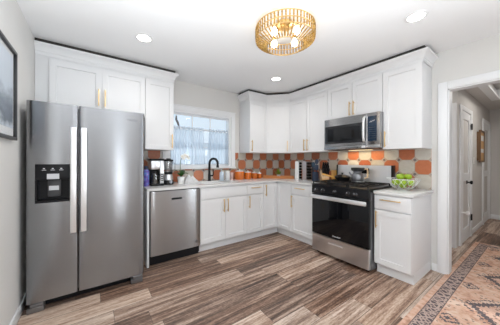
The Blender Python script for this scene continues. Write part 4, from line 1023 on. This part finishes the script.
for k, (x, y, z) in enumerate(app):
    a = thing('green_apple', 'green apple at the bottom centre of the white wire bowl' if k == 0 else ('green apple in the lower ring of the white wire bowl' if k < 7 else 'green apple on top of the heap in the white wire bowl'), 'apple', (bx+x, by+y, cz+0.010+ar+z), random.random()*6, 'green apples in the wire bowl')
    lathe_obj('apple_flesh', apple_prof(ar), 'apple', a, seg=18)
    bm = B(); tube(bm, [(0, 0, ar*0.75), (0.003, 0.001, ar*1.12)], 0.0016, 5); link('apple_stem', bm, 'soil', a)

# ------------------------------------------------------------------ window dressing
bm = B(); cyl(bm, (GX0+0.001, 0.030, 1.772), (GX1-0.001, 0.030, 1.772), 0.006, seg=10)
tag(link('curtain_rod', bm, 'white'), 'thin white cafe curtain rod across the middle of the window', 'rod')
def curtain(x0t, x1t, x0b, x1b, label):
    bm = B(); nx, nz = 90, 14; g = []
    for i in range(nx+1):
        r = []
        for j in range(nz+1):
            u, v = i/nx, j/nz; z = 1.812 - v*(1.812-1.205)
            x = (x0t+(x1t-x0t)*u)*(1-v) + (x0b+(x1b-x0b)*u)*v
            am = 0.020 + 0.006*v if v > 0.08 else 0.009
            y = 0.030 + am*math.sin(u*2*PI*7 + 0.6*math.sin(3*v)) + (0.004*math.sin(u*47) if v > 0.1 else 0)
            if 0.04 < v < 0.1: y = 0.030 + (0.0085 if math.sin(u*2*PI*7) > 0 else -0.0085)
            r.append(bm.verts.new((x, y, z)))
        g.append(r)
    for i in range(nx):
        for j in range(nz): bm.faces.new((g[i][j], g[i+1][j], g[i+1][j+1], g[i][j+1]))
    tag(link('cafe_curtain', bm, 'sheer', recalc=False, sharp=80), label, 'curtain', 'sheer cafe curtains')
curtain(GX0+0.005, -1.70, GX0+0.005, -1.66, 'left sheer blue-grey cafe curtain in the kitchen window')
curtain(-1.60, GX1-0.005, -1.64, GX1-0.005, 'right sheer blue-grey cafe curtain in the kitchen window')

# ------------------------------------------------------------------ outside the window
bm = B(); box(bm, -9, 9, 0.3, 16, -0.6, -0.5); g_ = struct('ground', bm, 'snow')
t = thing('neighbour_house', 'pale house with grey roof seen through the kitchen window', 'house', (1.6, 7.5, -0.5))
bm = B(); box(bm, -3.2, 3.2, -1.5, 2.5, 0, 2.55); link('house_wall', bm, 'siding', t)
bm = B(); prism(bm, [(-1.8, 2.551), (2.8, 2.551), (0.5, 3.55)], -3.5, 3.5); xform(bm, Matrix(((0, 0, 1, 0), (1, 0, 0, 0), (0, 1, 0, 0), (0, 0, 0, 1)))); link('house_roof', bm, 'roof', t)
for x in (-2.3, -0.8, 0.8):
    bm = B(); box(bm, x-0.35, x+0.35, -1.53, -1.5005, 0.9, 2.0); link('house_window', bm, 'roof', t)
t = thing('wind_spinner', 'small dark wind spinner hanging outside the left upper pane', 'ornament', (-2.06, 0.30, 1.90))
bm = B(); tube(bm, [(-0.020, 0, 0.125), (-0.022, 0, 0.06), (0.0, 0, 0.02), (0.020, 0, -0.04), (0.030, 0, -0.075)], [0.010, 0.018, 0.019, 0.014, 0.005], 10); link('spinner_body', bm, 'twig', t)
bm = B(); tube(bm, [(-0.020, 0, 0.126), (-0.020, 0, 0.36)], 0.0016, 5); link('cord', bm, 'twig', t)
bm = B(); tube(bm, [(-0.020, -0.179, 0.33), (-0.020, -0.02, 0.365), (-0.020, 0.006, 0.361)], 0.004, 6); link('bracket', bm, 'twig', t)

# ------------------------------------------------------------------ wall picture, hall pieces
t = thing('framed_picture', 'black-framed misty landscape print on the left wall', 'picture', (XW+0.001, 0, 0))
y0, y1, z0, z1 = -1.70, -1.065, 1.412, 2.062
bm = B(); fw = 0.022
box(bm, 0, 0.028, y0, y0+fw, z0, z1, 0.002); box(bm, 0, 0.028, y1-fw, y1, z0, z1, 0.002); box(bm, 0, 0.028, y0+fw, y1-fw, z0, z0+fw, 0.002); box(bm, 0, 0.028, y0+fw, y1-fw, z1-fw, z1, 0.002)
link('frame', bm, 'frame', t)
bm = B(); box(bm, 0.002, 0.010, y0+fw, y1-fw, z0+fw, z1-fw); link('mat_board', bm, 'matb', t)
bm = B(); box(bm, 0.0105, 0.0125, y0+fw+0.03, y1-fw-0.02, z0+fw+0.06, z1-fw-0.03); link('print', bm, 'art', t)
bm = B(); box(bm, 0.0145, 0.0160, y0+fw, y1-fw, z0+fw, z1-fw); link('glazing', bm, 'artglass', t)
t = thing('wall_hanging', 'tall wood-framed wall hanging on the hallway wall', 'picture', (2.55, HY-0.001, 1.25))
bm = B(); box(bm, 0, 0.42, -0.05, -0.025, 0, 0.03); box(bm, 0, 0.42, -0.05, -0.025, 0.565, 0.595); box(bm, 0, 0.03, -0.05, 0, 0.0305, 0.5645); box(bm, 0.39, 0.42, -0.05, 0, 0.0305, 0.5645); link('frame', bm, 'dwood', t)
bm = B(); box(bm, 0.031, 0.389, -0.040, -0.008, 0.031, 0.564); link('board', bm, 'wood', t)
bm = B(); box(bm, 0.06, 0.36, -0.0425, -0.0402, 0.40, 0.50); box(bm, 0.06, 0.36, -0.0425, -0.0402, 0.18, 0.25); link('painted_band', bm, 'matb', t)
t = thing('light_switch', 'white light switch on the hallway wall', 'switch', (2.28, HY-0.001, 1.28))
bm = B(); box(bm, -0.036, 0.036, -0.006, 0, -0.058, 0.058, 0.002); link('plate', bm, 'outlet', t)
bm = B(); box(bm, -0.010, 0.010, -0.010, -0.0062, -0.022, 0.022, 0.001); link('toggle', bm, 'outlet', t)
t = thing('door_stop', 'white door stop knob sticking out from the hallway door casing', 'door stop', (1.29, HY-0.0225, 0.50))
bm = B(); cyl(bm, (0, 0, 0), (0, -0.05, 0), 0.010, seg=10); link('stem', bm, 'white', t)
bm = B(); cyl(bm, (0, -0.0505, 0), (0, -0.085, 0), 0.028, 0.026, 14); link('bumper', bm, 'white', t)

# ------------------------------------------------------------------ rug
bm = B()
box(bm, -RUG_LEN/2, RUG_LEN/2, -RUG_HALF, RUG_HALF, 0.0006, 0.0086, 0.002)
r_ = tag(link('rug', bm, 'rug'), 'faded peach persian runner rug with navy border through the doorway', 'rug'); r_.location = (RUG_CX, RUG_CY, 0)

# ------------------------------------------------------------------ ceiling lights
def downlight(x, y, label, power):
    t = thing('recessed_light', label, 'ceiling light', (x, y, ZC), 0, 'recessed ceiling lights')
    bm = B(); lathe(bm, [(0.062, -0.0005), (0.085, -0.0005), (0.085, -0.004), (0.064, -0.008), (0.062, -0.006)]); link('trim_ring', bm, 'white', t)
    bm = B(); lathe(bm, [(0, -0.001), (0.0615, -0.001), (0.0615, -0.004), (0, -0.005)]); link('lens', bm, 'lens', t)
    l = bpy.data.lights.new('downlight_beam', 'AREA'); l.shape = 'DISK'; l.size = 0.12; l.energy = power; l.color = (1, 0.965, 0.92); l.spread = math.radians(150)
    o = bpy.data.objects.new('downlight_beam', l); COL.objects.link(o); o.location = (0, 0, -0.012); o.parent = t
downlight(-2.80, -0.98, 'round recessed light in the ceiling before the refrigerator cabinets', 3.5)
downlight(-0.965, -0.958, 'round recessed light in the ceiling near the corner cabinets', 4)
downlight(-0.955, -2.707, 'round recessed light in the ceiling toward the hallway opening', 2)
for (x, y, pw) in ((2.0, -3.4, 14), (0.62, -2.2, 3)):
    area('hall_light', (x, y, HZ-0.03 if y > -2.7 else HZ+0.12), (0, 0, 0), 0.5, 0.5, pw, (1, 0.96, 0.9))  # area lights added to brighten the hall, no fixtures behind them

cxh, cyh = -1.811, -1.988
t = thing('chandelier', 'round gold beaded drum chandelier glowing on the ceiling', 'ceiling light', (cxh, cyh, 0))
bm = B(); lathe(bm, [(0, 2.4995), (0.075, 2.4995), (0.075, 2.478), (0.02, 2.470), (0, 2.470)], seg=28); link('ceiling_plate', bm, 'gold', t)
R1, R2, R3 = 0.262, 0.262, 0.160
zt_, zm, zl, zb = 2.455, 2.400, 2.352, 2.295
for nm, r, z in (('top_ring', R1, zt_), ('middle_ring', R1, zm), ('lower_ring', R2, zl), ('bottom_ring', R3, zb)):
    bm = B(); tube(bm, [(r*math.cos(2*PI*k/56), r*math.sin(2*PI*k/56), z) for k in range(56)], 0.0042, 8, closed=True); link(nm, bm, 'gold', t)
def strands(name, ra, za, rb, zb_, n, wd):
    bm = B()
    for k in range(n):
        a = 2*PI*k/n; c, s = math.cos(a), math.sin(a)
        pts = [((ra+(rb-ra)*i/4)*c, (ra+(rb-ra)*i/4)*s, za+(zb_-za)*i/4) for i in range(5)]
        tube(bm, pts, [wd*0.75, wd, wd*0.8, wd, wd*0.75], 6)
    link(name, bm, 'strand', t)
strands('upper_strands', R1, zt_-0.005, R1, zm+0.005, 54, 0.0068)
strands('middle_strands', R1, zm-0.005, R2, zl+0.005, 54, 0.0068)
strands('lower_strands', R2-0.003, zl-0.004, R3+0.003, zb+0.003, 48, 0.0058)
bm = B()
for k in range(4):
    a = k*PI/2+0.4; tube(bm, [(0.02*math.cos(a), 0.02*math.sin(a), 2.465), (0.12*math.cos(a), 0.12*math.sin(a), 2.452), (R1*math.cos(a), R1*math.sin(a), zt_)], 0.004, 7)
cyl(bm, (0, 0, 2.470), (0, 0, 2.40), 0.010, seg=10); link('support_arms', bm, 'gold', t)
for k in range(4):
    a = k*PI/2 + 0.05; x, y = 0.135*math.cos(a), 0.135*math.sin(a)
    bm = B(); cyl(bm, (x, y, 2.447), (x, y, 2.418), 0.016, seg=12); tube(bm, [(x, y, 2.447), (x*0.6, y*0.6, 2.456)], 0.005, 6); so = link('lamp_socket', bm, 'gold', t)
    bm = B(); lathe(bm, [(0, 2.417), (0.012, 2.417), (0.016, 2.405), (0.028, 2.385), (0.030, 2.370), (0.022, 2.352), (0, 2.345)], (x, y, 0), 16); link('bulb', bm, 'bulb', so)
